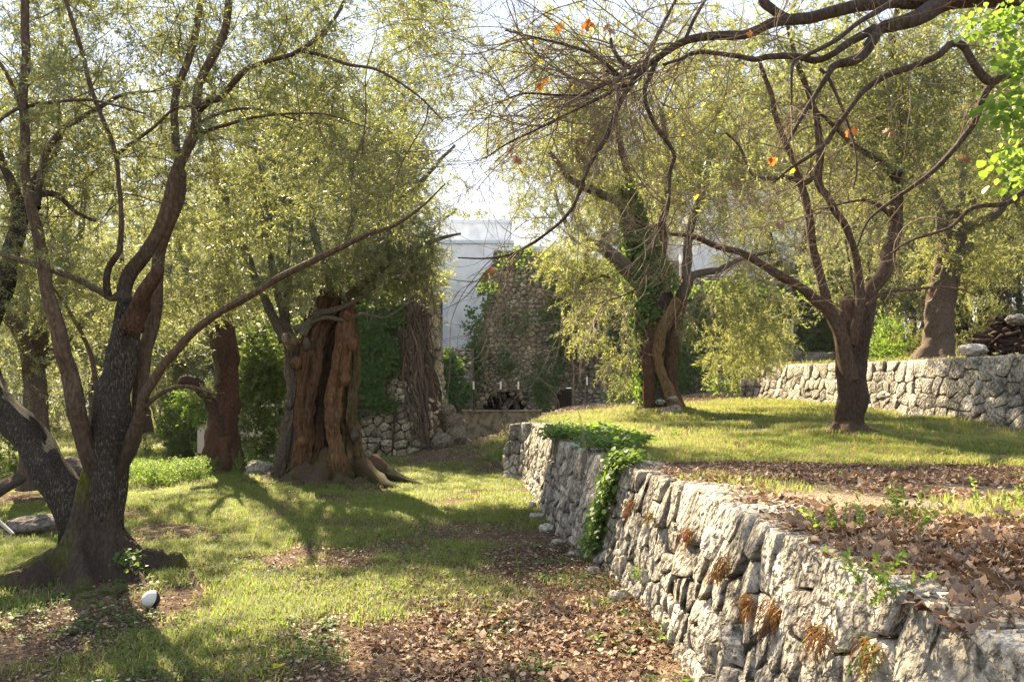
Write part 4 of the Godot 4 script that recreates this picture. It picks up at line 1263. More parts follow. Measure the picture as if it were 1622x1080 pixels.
func old_olive() -> void:
	rng.seed = 303
	var t := tree("ancient_olive_tree", "huge hollow ancient olive with rust brown fluted trunk in front of the buttress", at(515, 762, 16.0))
	var o := {"lobes": 0.42, "amp": 0.34, "sides": 72, "step": 0.05, "from": 0.85, "moss": 0.5, "much": 0.6}
	var strands := [
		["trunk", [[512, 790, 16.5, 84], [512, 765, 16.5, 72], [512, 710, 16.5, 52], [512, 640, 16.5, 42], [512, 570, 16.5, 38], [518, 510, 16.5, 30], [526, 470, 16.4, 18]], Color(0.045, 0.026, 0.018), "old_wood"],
		["trunk_column", [[432, 785, 16.1, 26], [446, 745, 16.0, 18], [458, 700, 16.0, 14], [465, 650, 15.95, 13], [467, 600, 15.95, 13], [464, 560, 16.0, 13], [457, 535, 16.0, 11], [450, 524, 16.0, 7]], Color(0.20, 0.155, 0.115), "bark"],
		["trunk_column", [[468, 785, 15.7, 26], [476, 740, 15.7, 17], [482, 690, 15.75, 14], [485, 640, 15.8, 15], [490, 590, 15.85, 16], [500, 540, 15.95, 17], [516, 495, 16.05, 17], [532, 462, 16.15, 15], [541, 440, 16.2, 12], [545, 428, 16.2, 6]], RUST * 0.85, "old_wood"],
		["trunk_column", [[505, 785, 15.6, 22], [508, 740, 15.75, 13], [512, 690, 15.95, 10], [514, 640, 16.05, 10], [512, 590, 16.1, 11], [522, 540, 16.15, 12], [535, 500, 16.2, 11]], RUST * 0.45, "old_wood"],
		["trunk_column", [[556, 785, 15.55, 26], [544, 740, 15.6, 17], [536, 690, 15.65, 13], [535, 640, 15.65, 13], [542, 590, 15.7, 14], [550, 540, 15.75, 15], [555, 500, 15.85, 13], [560, 478, 15.9, 8]], RUST * 1.1, "old_wood"],
		["trunk_column", [[592, 775, 15.9, 26], [572, 735, 15.95, 17], [562, 690, 16.0, 14], [560, 640, 16.05, 13], [565, 590, 16.1, 13], [568, 540, 16.2, 12], [566, 500, 16.3, 9], [562, 470, 16.3, 4]], Color(0.21, 0.15, 0.07), "old_wood"]]
	for q in strands:
		for k in q[1]:
			k[0] = 506.0 + (k[0] - 510.0) * 0.92; k[3] = k[3] * 0.84
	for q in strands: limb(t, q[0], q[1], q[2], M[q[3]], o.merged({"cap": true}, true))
	root_base(t, 513, 16.1, 0.74, 2.5, 0.26, [[0.2, 0.26, 0.16, 2.3], [0.8, 0.24, 0.18, 1.9], [1.5, 0.22, 0.18, 1.7], [2.2, 0.24, 0.18, 1.9], [2.9, 0.2, 0.16, 1.8], [4.0, 0.2, 0.2, 1.8], [5.6, 0.24, 0.2, 2.2]], Color(0.12, 0.08, 0.052), M.bark, 0, 0.85)
	for q in [[458, 640, 15.8, 7], [470, 575, 15.75, 8], [486, 545, 15.7, 9], [545, 600, 15.55, 8], [556, 545, 15.6, 9], [530, 660, 15.55, 7], [560, 690, 15.8, 8], [478, 700, 15.6, 8], [500, 500, 15.8, 9], [548, 500, 15.7, 8]]:
		limb(t, "burr", [[q[0], q[1] + q[3], q[2] + 0.06, q[3] * 0.5], [q[0] + 1, q[1], q[2], q[3]], [q[0] - 1, q[1] - q[3], q[2] + 0.06, q[3] * 0.4]], [RUST * 0.8, GREYB * 0.8][rng.randi() % 2], M.bark, {"lobes": 0.35, "amp": 0.5, "sides": 14, "skeleton": false, "step": 0.03})
	for q in [[[470, 522, 15.9, 7], [492, 512, 15.8, 5], [515, 503, 15.7, 4], [545, 507, 15.7, 3.2], [575, 498, 15.7, 2.6], [610, 503, 15.6, 2], [640, 486, 15.6, 1.2]], [[480, 530, 15.8, 7], [500, 500, 15.8, 5], [530, 490, 15.7, 4], [560, 478, 15.7, 3], [600, 455, 15.6, 2]]]:
		limb(t, "dead_limb", q, GREYB, M.bark, {"lobes": 0.25})
	limb(t, "cut_limb", [[460, 548, 15.85, 9], [462, 540, 15.7, 9], [456, 537, 15.5, 9], [455, 536, 15.46, 8.5]], Color(0.36, 0.27, 0.17), M.bark, {"cap": true, "skeleton": false})
	for q in [[[575, 745, 15.9, 20], [595, 760, 15.5, 14], [615, 770, 15.1, 8], [640, 778, 14.8, 3]], [[535, 765, 15.5, 20], [550, 782, 15.1, 13], [580, 790, 14.8, 7], [610, 795, 14.6, 3]], [[485, 775, 15.5, 20], [490, 790, 15.0, 12], [495, 800, 14.7, 5]], [[435, 775, 15.8, 18], [418, 786, 15.4, 9], [405, 792, 15.2, 3]], [[585, 735, 16.1, 16], [612, 748, 15.9, 10], [640, 760, 15.6, 6], [668, 768, 15.4, 2]]]:
		limb(t, "root", q, Color(0.14, 0.085, 0.05), M.bark, {"moss": 0.35, "much": 1.2, "lobes": 0.25, "sides": 16, "skeleton": false})
	var lb := [[[452, 540, 16.0, 10], [446, 525, 16.0, 8], [430, 500, 16.0, 7], [417, 470, 16.0, 6.5], [398, 430, 16.0, 6.5], [384, 385, 16.0, 6], [371, 349, 16.0, 6], [358, 318, 16.0, 5], [344, 265, 16.0, 4], [330, 200, 16.0, 3]],
		[[458, 530, 16.1, 7], [448, 498, 16.1, 6], [440, 470, 16.2, 5.5], [431, 420, 16.2, 5], [427, 372, 16.2, 4.5], [424, 330, 16.2, 4], [410, 260, 16.2, 3]],
		[[456, 525, 16.3, 5], [452, 470, 16.3, 4], [455, 420, 16.4, 3], [462, 350, 16.4, 2.4]],
		[[540, 440, 16.2, 9], [546, 405, 16.2, 6], [553, 372, 16.1, 5], [565, 318, 16.0, 4.5], [578, 272, 16.0, 4], [591, 230, 15.9, 3.4], [600, 180, 15.8, 2.4]],
		[[565, 480, 16.3, 7], [580, 420, 16.4, 6], [596, 352, 16.5, 5], [626, 319, 16.6, 4.5], [655, 298, 16.7, 4], [690, 262, 16.8, 3], [720, 230, 16.9, 2]],
		[[550, 470, 16.0, 6], [600, 430, 15.6, 5], [640, 400, 15.3, 4], [690, 380, 15.1, 3], [730, 370, 15.0, 1.5]],
		[[520, 470, 16.2, 8], [505, 400, 16.3, 6], [490, 330, 16.4, 5], [480, 260, 16.4, 4], [465, 190, 16.4, 3]]]
	for q in lb: limb(t, "limb", q, GREYB * 0.8, M.bark)
	var g := [gap(752, 320, 16.0, 68, 62, 5.0), gap(735, 450, 16.0, 45, 110, 5.0)]
	grow(t, [px_blob(560, 330, 16.0, 130, 110, 2.2, 2.0), px_blob(480, 260, 16.2, 120, 110, 2.0, 1.2), px_blob(620, 270, 16.2, 85, 80, 1.5, 0.9), px_blob(420, 380, 16.2, 70, 130, 1.4, 0.7), px_blob(610, 425, 15.4, 90, 50, 1.0, 0.9), px_blob(540, 180, 16.5, 180, 90, 2.0, 0.8), px_blob(690, 375, 15.2, 45, 40, 0.8, 0.12), px_blob(500, 440, 15.5, 100, 50, 0.8, 0.3), px_blob(645, 420, 15.6, 60, 50, 0.9, 0.4), px_blob(665, 120, 16.6, 120, 140, 2.0, 1.3)], 3200, {"gaps": g, "size": 1.1, "gap": 0.115, "longest": 2.6, "clump_t": -0.15})
	finish(t, "olive_mid")

func ivy_olive() -> void:
	rng.seed = 304
	var t := tree("ivy_covered_olive_tree", "twisted olive on the terrace with its trunk wrapped in dark ivy", at(1050, 655, 19.0))
	var o := {"lobes": 0.25, "amp": 0.25, "sides": 22, "step": 0.09, "from": 0.8}
	for q in [["trunk", [[1046, 668, 19.2, 36], [1044, 650, 19.2, 28], [1036, 610, 19.2, 22], [1030, 565, 19.2, 21], [1032, 520, 19.2, 24], [1036, 480, 19.2, 26], [1030, 440, 19.2, 22], [1018, 400, 19.2, 18], [1004, 360, 19.2, 13]], DARK * 1.3, "bark"],
			["twisted_stem", [[1076, 662, 18.8, 16], [1064, 635, 18.75, 10], [1054, 606, 18.75, 9], [1042, 572, 18.8, 9], [1043, 540, 18.8, 9], [1050, 518, 18.8, 8], [1062, 495, 18.85, 8], [1071, 474, 18.9, 7]], Color(0.30, 0.19, 0.09), "old_wood"],
			["twisted_stem", [[1030, 660, 18.9, 12], [1028, 625, 18.8, 9], [1026, 590, 18.8, 10], [1026, 550, 18.85, 10], [1034, 515, 18.9, 9], [1046, 490, 18.9, 7]], Color(0.16, 0.085, 0.045), "old_wood"],
			["twisted_stem", [[1085, 664, 19.0, 12], [1068, 630, 19.1, 9], [1062, 590, 19.1, 9], [1064, 545, 19.1, 9], [1072, 500, 19.1, 10], [1082, 465, 19.1, 9], [1090, 440, 19.1, 8]], Color(0.17, 0.10, 0.055), "old_wood"]]:
		limb(t, q[0], q[1], q[2], M[q[3]], o)
	var lb := [[[1010, 440, 19.1, 14], [985, 418, 19.0, 12], [968, 402, 18.9, 10], [954, 393, 18.8, 9], [942, 388, 18.8, 8], [938, 386, 18.8, 5]],
		[[1008, 380, 19.2, 11], [996, 350, 19.2, 9], [980, 322, 19.2, 8], [955, 308, 19.1, 7], [925, 296, 19.1, 6], [900, 280, 19.0, 4], [870, 240, 19.0, 3]],
		[[1010, 370, 19.3, 10], [1012, 330, 19.4, 8], [1000, 290, 19.5, 7], [985, 240, 19.5, 5], [975, 180, 19.5, 4], [960, 110, 19.5, 3]],
		[[1080, 470, 19.1, 9], [1094, 440, 19.0, 7], [1115, 432, 18.9, 6], [1140, 427, 18.8, 5], [1175, 410, 18.7, 3.5], [1215, 400, 18.6, 2]],
		[[1088, 440, 19.1, 8], [1090, 390, 19.2, 7], [1100, 340, 19.3, 6], [1120, 280, 19.4, 5], [1130, 210, 19.5, 4], [1145, 140, 19.5, 3]],
		[[1040, 450, 19.2, 10], [1050, 390, 19.3, 8], [1050, 330, 19.4, 6], [1060, 260, 19.5, 5], [1050, 180, 19.5, 4]],
		[[942, 389, 18.8, 5], [930, 400, 18.7, 4.5], [928, 425, 18.7, 4], [922, 448, 18.6, 3.6], [932, 446, 18.6, 3], [955, 436, 18.6, 2.4], [975, 446, 18.6, 1.5]]]
	for i in lb.size(): limb(t, "limb", lb[i], [GREYB * 0.8, Color(0.24, 0.12, 0.06)][1 if i == 6 else 0], M.bark)
	var g := [gap(752, 320, 19.0, 75, 75, 5.0)]
	grow(t, [px_blob(950, 480, 18.8, 65, 80, 1.4, 0.42), px_blob(978, 560, 18.8, 40, 60, 1.0, 0.16), px_blob(905, 420, 18.8, 55, 40, 1.2, 0.26), px_blob(1160, 490, 18.4, 95, 65, 1.2, 0.45), px_blob(1210, 540, 18.0, 60, 50, 0.8, 0.14), px_blob(1040, 240, 19.2, 150, 110, 2.4, 1.3), px_blob(930, 250, 19.2, 90, 100, 1.8, 0.8), px_blob(1150, 300, 19.2, 110, 100, 1.8, 0.9), px_blob(1040, 90, 19.5, 260, 110, 2.6, 2.0), px_blob(860, 160, 19.0, 120, 130, 1.8, 1.0), px_blob(1230, 200, 19.5, 130, 120, 2.0, 0.8)], 3600, {"gaps": g, "size": 1.3, "gap": 0.15, "longest": 3.2, "droop": 0.7, "thick": 0.006, "clump_t": -0.18})
	finish(t, "olive_pale")
	# its ivy
	var where := []
	var base := at(1030, 655, 19.0)
	var lit := []
	for i in 2600:
		var py := lerpf(655.0, 300.0, pow(rng.randf(), 0.75))
		var half := 0.0; var cx := 0.0
		var stops := [[655.0, 1036.0, 23.0], [520.0, 1032.0, 23.0], [465.0, 1034.0, 40.0], [400.0, 1018.0, 25.0], [300.0, 990.0, 5.0]]
		for k in 4:
			if py <= stops[k][0] and py >= stops[k + 1][0]:
				var f: float = (stops[k][0] - py) / (stops[k][0] - stops[k + 1][0])
				cx = lerpf(stops[k][1], stops[k + 1][1], f); half = lerpf(stops[k][2], stops[k + 1][2], f)
		var a := rr(-PI, PI)
		var x := cos(a)
		# bare twisted wood shows at the right of the foot
		if py > 500.0 and x > 0.18 + 0.3 * nz.get_noise_1d(py * 0.6): continue
		var p := at(cx + x * half * rr(0.85, 1.2), py, 19.2)
		if nz.get_noise_3d(p.x * 40, p.y * 40, sin(a) * 12.0) < -0.28: continue
		p.z += sin(a) * half / FOCAL * 19.0 * rr(0.85, 1.15)
		var out := Vector3(x, 0.15, sin(a)).normalized()
		(lit if rng.randf() < 0.3 else where).append(Transform3D((frame_of((out + rdir() * 0.4).normalized()) * Basis(Vector3.UP, rng.randf() * TAU)).scaled(Vector3.ONE * rr(0.7, 1.2)), p - base))
	var iv := thing("ivy", "dark ivy climbing the whole trunk of the twisted terrace olive", "ivy", base)
	scatter("foliage", sprig_mesh["ivy"], where, iv)
	scatter("young_foliage", sprig_mesh["ivy_bright"], lit, iv)

func pruned_tree() -> void:
	rng.seed = 305
	var t := tree("pruned_olive_tree", "upright dark trunk on the terrace with a sawn stump between its bare limbs", at(1345, 700, 11.0))
	limb(t, "trunk", [[1343, 712, 11.0, 32], [1343, 698, 11.0, 26], [1345, 670, 11.0, 23], [1347, 630, 11.0, 22], [1350, 590, 11.0, 22], [1352, 560, 11.0, 22], [1355, 530, 11.0, 22], [1358, 505, 11.0, 18]], Color(0.095, 0.06, 0.042), M.bark, {"lobes": 0.14, "amp": 0.2, "sides": 28, "step": 0.06, "moss": 0.6, "much": 0.4, "skeleton": false})
	root_base(t, 1343, 11.0, 0.27, 0.9, 0.16, [[0.5, 0.10, 0.07, 0.8], [1.6, 0.08, 0.07, 0.5], [2.6, 0.09, 0.07, 0.6], [5.0, 0.08, 0.07, 0.5]], Color(0.12, 0.075, 0.05), M.bark, 1, 0.3)
	limb(t, "sawn_stump", [[1345, 545, 10.95, 13], [1343, 515, 10.95, 12.5], [1342, 495, 10.95, 12], [1342, 481, 10.95, 12], [1342, 479, 10.95, 11]], Color(0.26, 0.16, 0.10), M.old_wood, {"cap": true, "skeleton": false, "lobes": 0.1})
	var c := Color(0.14, 0.092, 0.062)
	var lb := [[[1350, 600, 10.9, 14], [1340, 555, 10.85, 14], [1330, 522, 10.85, 12.5], [1312, 494, 10.85, 10], [1285, 470, 10.8, 8.5], [1258, 450, 10.7, 7.5], [1234, 436, 10.6, 7], [1211, 422, 10.6, 6.5], [1190, 408, 10.5, 6], [1172, 399, 10.5, 5.5], [1152, 394, 10.4, 5.5], [1129, 388, 10.4, 5], [1098, 375, 10.3, 4], [1052, 368, 10.2, 2.4], [1010, 352, 10.1, 1.4]],
		[[1316, 500, 10.85, 9], [1308, 467, 10.8, 8], [1300, 438, 10.8, 7.5], [1293, 412, 10.8, 7.5], [1286, 375, 10.8, 7], [1280, 335, 10.8, 7], [1273, 303, 10.8, 6.5], [1264, 278, 10.8, 6], [1250, 240, 10.8, 5], [1232, 190, 10.8, 4.5], [1220, 140, 10.8, 4], [1205, 100, 10.8, 3]],
		[[1352, 545, 10.8, 10], [1358, 515, 10.75, 9], [1363, 463, 10.75, 8], [1359, 420, 10.75, 7], [1351, 381, 10.7, 7], [1335, 350, 10.7, 7], [1312, 315, 10.7, 6.5], [1298, 290, 10.7, 6.5], [1300, 240, 10.7, 6], [1293, 185, 10.7, 5], [1276, 135, 10.7, 4.5], [1261, 95, 10.7, 4], [1250, 40, 10.7, 3]],
		[[1352, 590, 11.05, 18], [1364, 540, 11.1, 16], [1370, 500, 11.1, 14.5], [1382, 460, 11.1, 14], [1402, 428, 11.1, 13], [1412, 395, 11.2, 12], [1418, 360, 11.2, 11], [1420, 320, 11.2, 10], [1421, 280, 11.3, 9], [1427, 235, 11.3, 8.5], [1431, 175, 11.3, 8], [1423, 115, 11.4, 7], [1412, 75, 11.4, 6], [1420, 20, 11.4, 5], [1425, -40, 11.4, 4]],
		[[1419, 285, 11.25, 7], [1408, 270, 11.2, 6], [1386, 250, 11.1, 5.5], [1356, 232, 11.0, 5], [1330, 208, 10.9, 4], [1300, 180, 10.8, 3], [1270, 165, 10.7, 2]],
		[[1270, 288, 10.8, 4], [1245, 280, 10.7, 4], [1215, 283, 10.6, 3.6], [1196, 278, 10.5, 3], [1184, 262, 10.5, 2.6], [1170, 230, 10.4, 2.2], [1150, 210, 10.4, 2]],
		[[1374, 484, 11.0, 4], [1402, 463, 10.9, 3.4], [1444, 458, 10.7, 3], [1491, 455, 10.6, 2.4], [1524, 459, 10.5, 2], [1548, 470, 10.5, 1.2]],
		[[1264, 280, 10.8, 4], [1276, 290, 10.8, 4], [1290, 282, 10.75, 4], [1298, 290, 10.7, 4]],
		[[1418, 350, 11.2, 5], [1400, 330, 11.0, 4], [1375, 318, 10.9, 3], [1345, 320, 10.8, 2], [1310, 330, 10.7, 1.4]],
		[[1430, 190, 11.3, 5], [1455, 150, 11.4, 4], [1470, 100, 11.5, 3], [1490, 40, 11.6, 2]]]
	for q in lb:
		for k in q: k[3] = k[3] * 0.88
	for i in lb.size(): limb(t, "limb", lb[i], c * 1.5 if i == 6 else c, M.bark, {"from": 0.4})
	for q in [[[1355, 695, 10.9, 16], [1375, 705, 10.6, 10], [1400, 714, 10.2, 5], [1430, 722, 9.8, 2]], [[1330, 700, 10.9, 12], [1312, 708, 10.7, 6], [1296, 714, 10.6, 2]]]:
		limb(t, "root", q, Color(0.10, 0.065, 0.045), M.bark, {"moss": 0.3, "sides": 12, "skeleton": false})
	# bare twigs along the upper limbs
	for i in 190:
		var k := rng.randi() % t.sk.size()
		if t.sk[k].y < 3.5: continue
		bare(t, t.sk[k], (t.sd[k] * 0.5 + rdir()).normalized(), rr(0.5, 1.7), rr(0.004, 0.010), 2, 0.0, 0.42, Color(0.15, 0.105, 0.075))
	grow(t, [px_blob(1330, 120, 11.0, 180, 130, 1.5), px_blob(1200, 330, 10.5, 110, 80, 0.9, 0.35), px_blob(1430, 220, 11.2, 120, 150, 1.2, 0.6), px_blob(1520, 90, 11.5, 140, 120, 1.4, 0.6)], 800, {"size": 1.1, "gap": 0.22, "longest": 1.6, "clump_t": -0.05})
	finish(t, "olive_mid")

func overhang() -> void:
	rng.seed = 306
	var t := tree("overhanging_tree", "nearly bare tree reaching in from the right with mossy limbs and a few orange leaves", at(1990, 800, 5.2), "", "tree")
	limb(t, "trunk", [[1990, 820, 5.2, 60], [1985, 600, 5.2, 46], [1960, 400, 5.3, 40], [1900, 220, 5.4, 34], [1800, 90, 5.5, 28], [1700, 25, 5.6, 22], [1622, 4, 5.7, 15], [1560, -4, 5.8, 12], [1490, 0, 5.8, 11], [1430, 2, 5.8, 10]], OVER, M.bark, {"skeleton": false})
	var lb := [[[1440, 3, 5.8, 9], [1367, 8, 5.8, 9], [1325, 18, 5.8, 9], [1283, 30, 5.8, 9], [1242, 33, 5.75, 8.5], [1220, 38, 5.7, 8], [1186, 54, 5.7, 7], [1150, 57, 5.6, 6.5], [1105, 61, 5.6, 6], [1078, 69, 5.6, 5.5], [1055, 83, 5.5, 5], [1039, 97, 5.5, 4.5], [1011, 111, 5.5, 4], [985, 120, 5.4, 3], [960, 112, 5.4, 2]],
		[[1260, -30, 5.9, 9], [1210, -4, 5.85, 8], [1222, 12, 5.8, 7], [1240, 24, 5.8, 6], [1256, 30, 5.8, 5]],
		[[1500, 0, 5.8, 14], [1484, 8, 5.8, 14], [1464, 22, 5.7, 13], [1433, 35, 5.6, 12], [1405, 42, 5.6, 11], [1389, 48, 5.6, 9], [1380, 67, 5.5, 8.5], [1369, 86, 5.5, 8], [1350, 97, 5.4, 7], [1322, 104, 5.4, 6], [1308, 122, 5.3, 5], [1292, 147, 5.3, 4], [1264, 194, 5.2, 3], [1244, 236, 5.2, 2]],
		[[1385, 45, 5.6, 7], [1350, 64, 5.5, 6], [1319, 86, 5.4, 5.5], [1292, 96, 5.4, 5.5], [1261, 90, 5.3, 5], [1217, 90, 5.3, 4.5], [1200, 94, 5.3, 4], [1161, 88, 5.2, 3.5], [1105, 83, 5.2, 3], [1078, 94, 5.1, 2.5], [1050, 102, 5.1, 2]],
		[[1420, 0, 5.7, 5], [1378, 24, 5.5, 4.5], [1355, 39, 5.4, 4], [1322, 66, 5.3, 3.6], [1278, 88, 5.2, 3], [1256, 104, 5.2, 2.5], [1253, 167, 5.1, 1.6]],
		[[1720, 60, 5.3, 12], [1640, 100, 5.3, 9], [1600, 115, 5.3, 8], [1580, 123, 5.3, 8], [1569, 130, 5.3, 7.5], [1553, 117, 5.3, 7], [1536, 92, 5.3, 6.5], [1525, 73, 5.3, 6.5], [1506, 69, 5.25, 6], [1483, 89, 5.2, 5.5], [1450, 103, 5.2, 5], [1411, 117, 5.1, 5], [1372, 142, 5.1, 4.5], [1344, 178, 5.0, 4], [1322, 208, 5.0, 3.8], [1308, 228, 5.0, 3.5], [1281, 247, 4.9, 3], [1250, 267, 4.9, 2], [1225, 290, 4.9, 1.2]],
		[[1575, 127, 5.3, 6], [1558, 153, 5.3, 5.5], [1544, 192, 5.3, 5], [1525, 219, 5.3, 4.6], [1500, 250, 5.2, 4.2], [1478, 272, 5.2, 4], [1444, 298, 5.1, 3.4], [1429, 308, 5.1, 3], [1378, 346, 5.0, 2.2], [1358, 392, 5.0, 1.4]],
		[[1700, 260, 5.2, 6], [1650, 290, 5.2, 5], [1622, 303, 5.2, 4.5], [1596, 322, 5.2, 4], [1541, 330, 5.1, 3.4], [1507, 360, 5.1, 2.6], [1444, 381, 5.0, 1.8], [1400, 410, 5.0, 1]],
		[[1030, 100, 5.5, 4.5], [1012, 120, 5.4, 4.4], [994, 142, 5.4, 4.2], [978, 172, 5.3, 4], [958, 222, 5.3, 3.6], [933, 264, 5.2, 3.2], [906, 330, 5.2, 2.8], [867, 369, 5.1, 2.4], [816, 400, 5.1, 2], [773, 409, 5.1, 1.6], [725, 408, 5.1, 1]],
		[[1040, 100, 5.5, 4], [1022, 147, 5.4, 3.6], [1036, 194, 5.4, 3.4], [1067, 242, 5.3, 3], [1061, 272, 5.3, 2.8], [1057, 332, 5.2, 2.6], [1041, 369, 5.2, 2.2], [1030, 417, 5.1, 1.8], [1007, 458, 5.1, 1.5], [944, 482, 5.0, 1]],
		[[1010, 112, 5.5, 4], [985, 98, 5.5, 3.5], [970, 72, 5.5, 3], [968, 60, 5.5, 2]], [[1020, 104, 5.5, 3.5], [1040, 60, 5.6, 3], [1060, 20, 5.6, 2.6], [1075, -10, 5.6, 2]], [[1085, 65, 5.6, 3], [1100, 30, 5.6, 2.8], [1118, 0, 5.7, 2.2]],
		[[980, 118, 5.4, 3], [940, 86, 5.4, 2.8], [900, 72, 5.3, 2.2], [860, 62, 5.3, 1.8], [800, 48, 5.2, 1.2]], [[985, 125, 5.4, 3], [950, 135, 5.3, 2.8], [925, 150, 5.3, 2.4], [880, 150, 5.2, 2], [830, 148, 5.2, 1.5], [795, 160, 5.1, 1]],
		[[990, 135, 5.4, 3], [940, 160, 5.2, 2.6], [895, 182, 5.2, 2.2], [850, 205, 5.1, 1.8], [800, 230, 5.1, 1.3], [770, 250, 5.0, 1]], [[1300, 110, 5.35, 3], [1316, 130, 5.3, 2.6], [1345, 200, 5.3, 2], [1358, 260, 5.2, 1.4], [1352, 300, 5.2, 1]]]
	for i in lb.size(): limb(t, "limb", lb[i], OVER, M.bark, {"from": 0.15, "sides": 10})
	# sprays of fine hanging twigs
	var hubs := [at(1011, 111, 5.4), at(1040, 98, 5.5), at(985, 125, 5.4), at(960, 125, 5.3), at(1075, 75, 5.5)]
	for i in 28:
		var s: Vector3 = hubs[rng.randi() % hubs.size()] + rdir() * 0.06
		var dirv := (Vector3(rr(-1.5, 0.35), rr(-0.6, 0.7), rr(-0.6, 0.9))).normalized()
		bare(t, s, dirv, rr(0.8, 1.9), rr(0.004, 0.0085), 2, 0.035, 0.34, Color(0.165, 0.122, 0.09))
	for i in 330:
		var k := rng.randi() % t.sk.size()
		if t.sk[k].x > 1.1 and rng.randf() < 0.8: continue
		bare(t, t.sk[k], (t.sd[k] * 0.6 + rdir() * 0.9 + Vector3(-0.2, -0.1, 0)).normalized(), rr(0.4, 1.4), rr(0.0025, 0.0065), 2, 0.015, 0.40, Color(0.165, 0.122, 0.09))
	finish(t, "olive")
	# the last autumn leaves
	var spots := [[886, 38, 0], [922, 32, 0], [936, 30, 0], [971, 42, 1], [908, 128, 1], [1152, 72, 0], [1172, 70, 0], [1187, 82, 1], [806, 232, 1], [812, 240, 1], [925, 205, 1], [862, 130, 0], [1330, 208, 0], [1208, 240, 0], [1560, 232, 1], [1405, 195, 1], [770, 412, 0], [764, 420, 1], [1250, 360, 1], [872, 100, 2], [860, 97, 2], [858, 58, 2], [870, 114, 2], [924, 118, 2], [910, 110, 2], [990, 58, 2], [860, 170, 2], [1118, 155, 2], [1174, 106, 2], [1130, 111, 2], [955, 217, 2], [1100, 200, 2], [1227, 247, 2], [1234, 260, 2], [1108, 295, 2], [1075, 186, 2]]
	var tw := t.twigs.v
	for q in spots:
		var mb := MB.new()
		var n := 3 if q[2] < 2 else 1
		for i in n:
			var b := Basis(Vector3.UP, rng.randf() * TAU) * Basis(Vector3.RIGHT, rr(0.6, 2.2)) * Basis(Vector3.FORWARD, rr(-0.5, 0.5))
			lobed(mb, rdir() * 0.02, b, rr(0.035, 0.062) if q[2] < 2 else rr(0.028, 0.045), 6, 0.30, rr(-0.9, 1.4))
		var o := part("leaf", mb.mesh(M[["litter_d", "litter_a", "yellow_leaf"][q[2]]]), t.node)
		var want := at(q[0], q[1], 5.3) - t.node.position
		var near := want; var best := 1e9
		for k in range(0, tw.size(), 5):
			var dd := Vector2(tw[k].x - want.x, tw[k].y - want.y).length_squared() + 0.05 * absf(tw[k].z - want.z)
			if dd < best:
				best = dd; near = tw[k]
		o.position = near + Vector3(0, -0.02, 0)
	# climber at the right edge
	var where := []
	var base := at(1610, 100, 4.6)
	for q in [[1592, 40, 50, 36, 34], [1612, 110, 34, 56, 38], [1602, 190, 32, 28, 28], [1606, 270, 36, 34, 32], [1545, 40, 24, 28, 10], [1568, 172, 16, 24, 6]]:
		for i in q[4]:
			var d := rdir() * pow(rng.randf(), 0.5)
			var p := at(q[0] + d.x * q[2], q[1] + d.y * q[3], 4.6 + d.z * 0.25)
			where.append(Transform3D(frame_of((rdir() + Vector3(-0.3, 0.5, 0.5)).normalized()).scaled(Vector3.ONE * rr(0.28, 0.52)), p - base))
	var cl := thing("climbing_plant", "bright green climbing leaves hanging into the top right corner", "climbing plant", base)
	scatter("foliage", sprig_mesh["climber"], where, cl)

func hill_olive() -> void:
	rng.seed = 307
	var t := tree("hillside_olive_tree", "thick pollarded olive on the upper terrace left of the woodpile", at(1485, 555, 20.0))
	limb(t, "trunk", [[1482, 575, 20.0, 40], [1483, 552, 20.0, 26], [1486, 520, 20.0, 21], [1488, 490, 20.0, 20], [1496, 455, 20.0, 18], [1503, 420, 20.0, 17], [1506, 380, 20.0, 17], [1508, 345, 20.0, 15], [1508, 332, 20.0, 13]], Color(0.17, 0.12, 0.085), M.bark, {"lobes": 0.28, "amp": 0.3, "sides": 24, "step": 0.1, "cap": true})
	for q in [[[1510, 415, 19.9, 10], [1522, 404, 19.8, 9], [1535, 392, 19.7, 8], [1541, 388, 19.7, 6]], [[1508, 385, 20.0, 11], [1522, 368, 20.0, 9], [1545, 354, 20.0, 8], [1580, 338, 20.0, 7], [1598, 303, 20.0, 6], [1612, 250, 20.0, 5], [1640, 180, 20, 3]], [[1503, 380, 20.0, 11], [1495, 355, 20.0, 10], [1487, 327, 20.0, 9], [1470, 290, 20.0, 8], [1452, 230, 20.0, 6], [1440, 150, 20.0, 4], [1430, 70, 20.0, 3]], [[1512, 360, 20.0, 7], [1525, 300, 20.2, 6], [1530, 220, 20.3, 5], [1545, 130, 20.4, 4], [1550, 60, 20.4, 3]]]:
		limb(t, "limb", q, GREYB, M.bark, {"lobes": 0.15})
	grow(t, [px_blob(1450, 230, 20.0, 130, 130, 2.2), px_blob(1570, 200, 20.2, 130, 150, 2.2), px_blob(1540, 400, 20.2, 90, 60, 1.4, 0.4), px_blob(1480, 80, 20.3, 200, 110, 2.4, 1.2), px_blob(1320, 200, 20.5, 130, 150, 2.0, 0.9)], 2100, {"size": 1.35, "gap": 0.15, "longest": 3.2, "clump_t": -0.15})
	finish(t, "olive_pale")

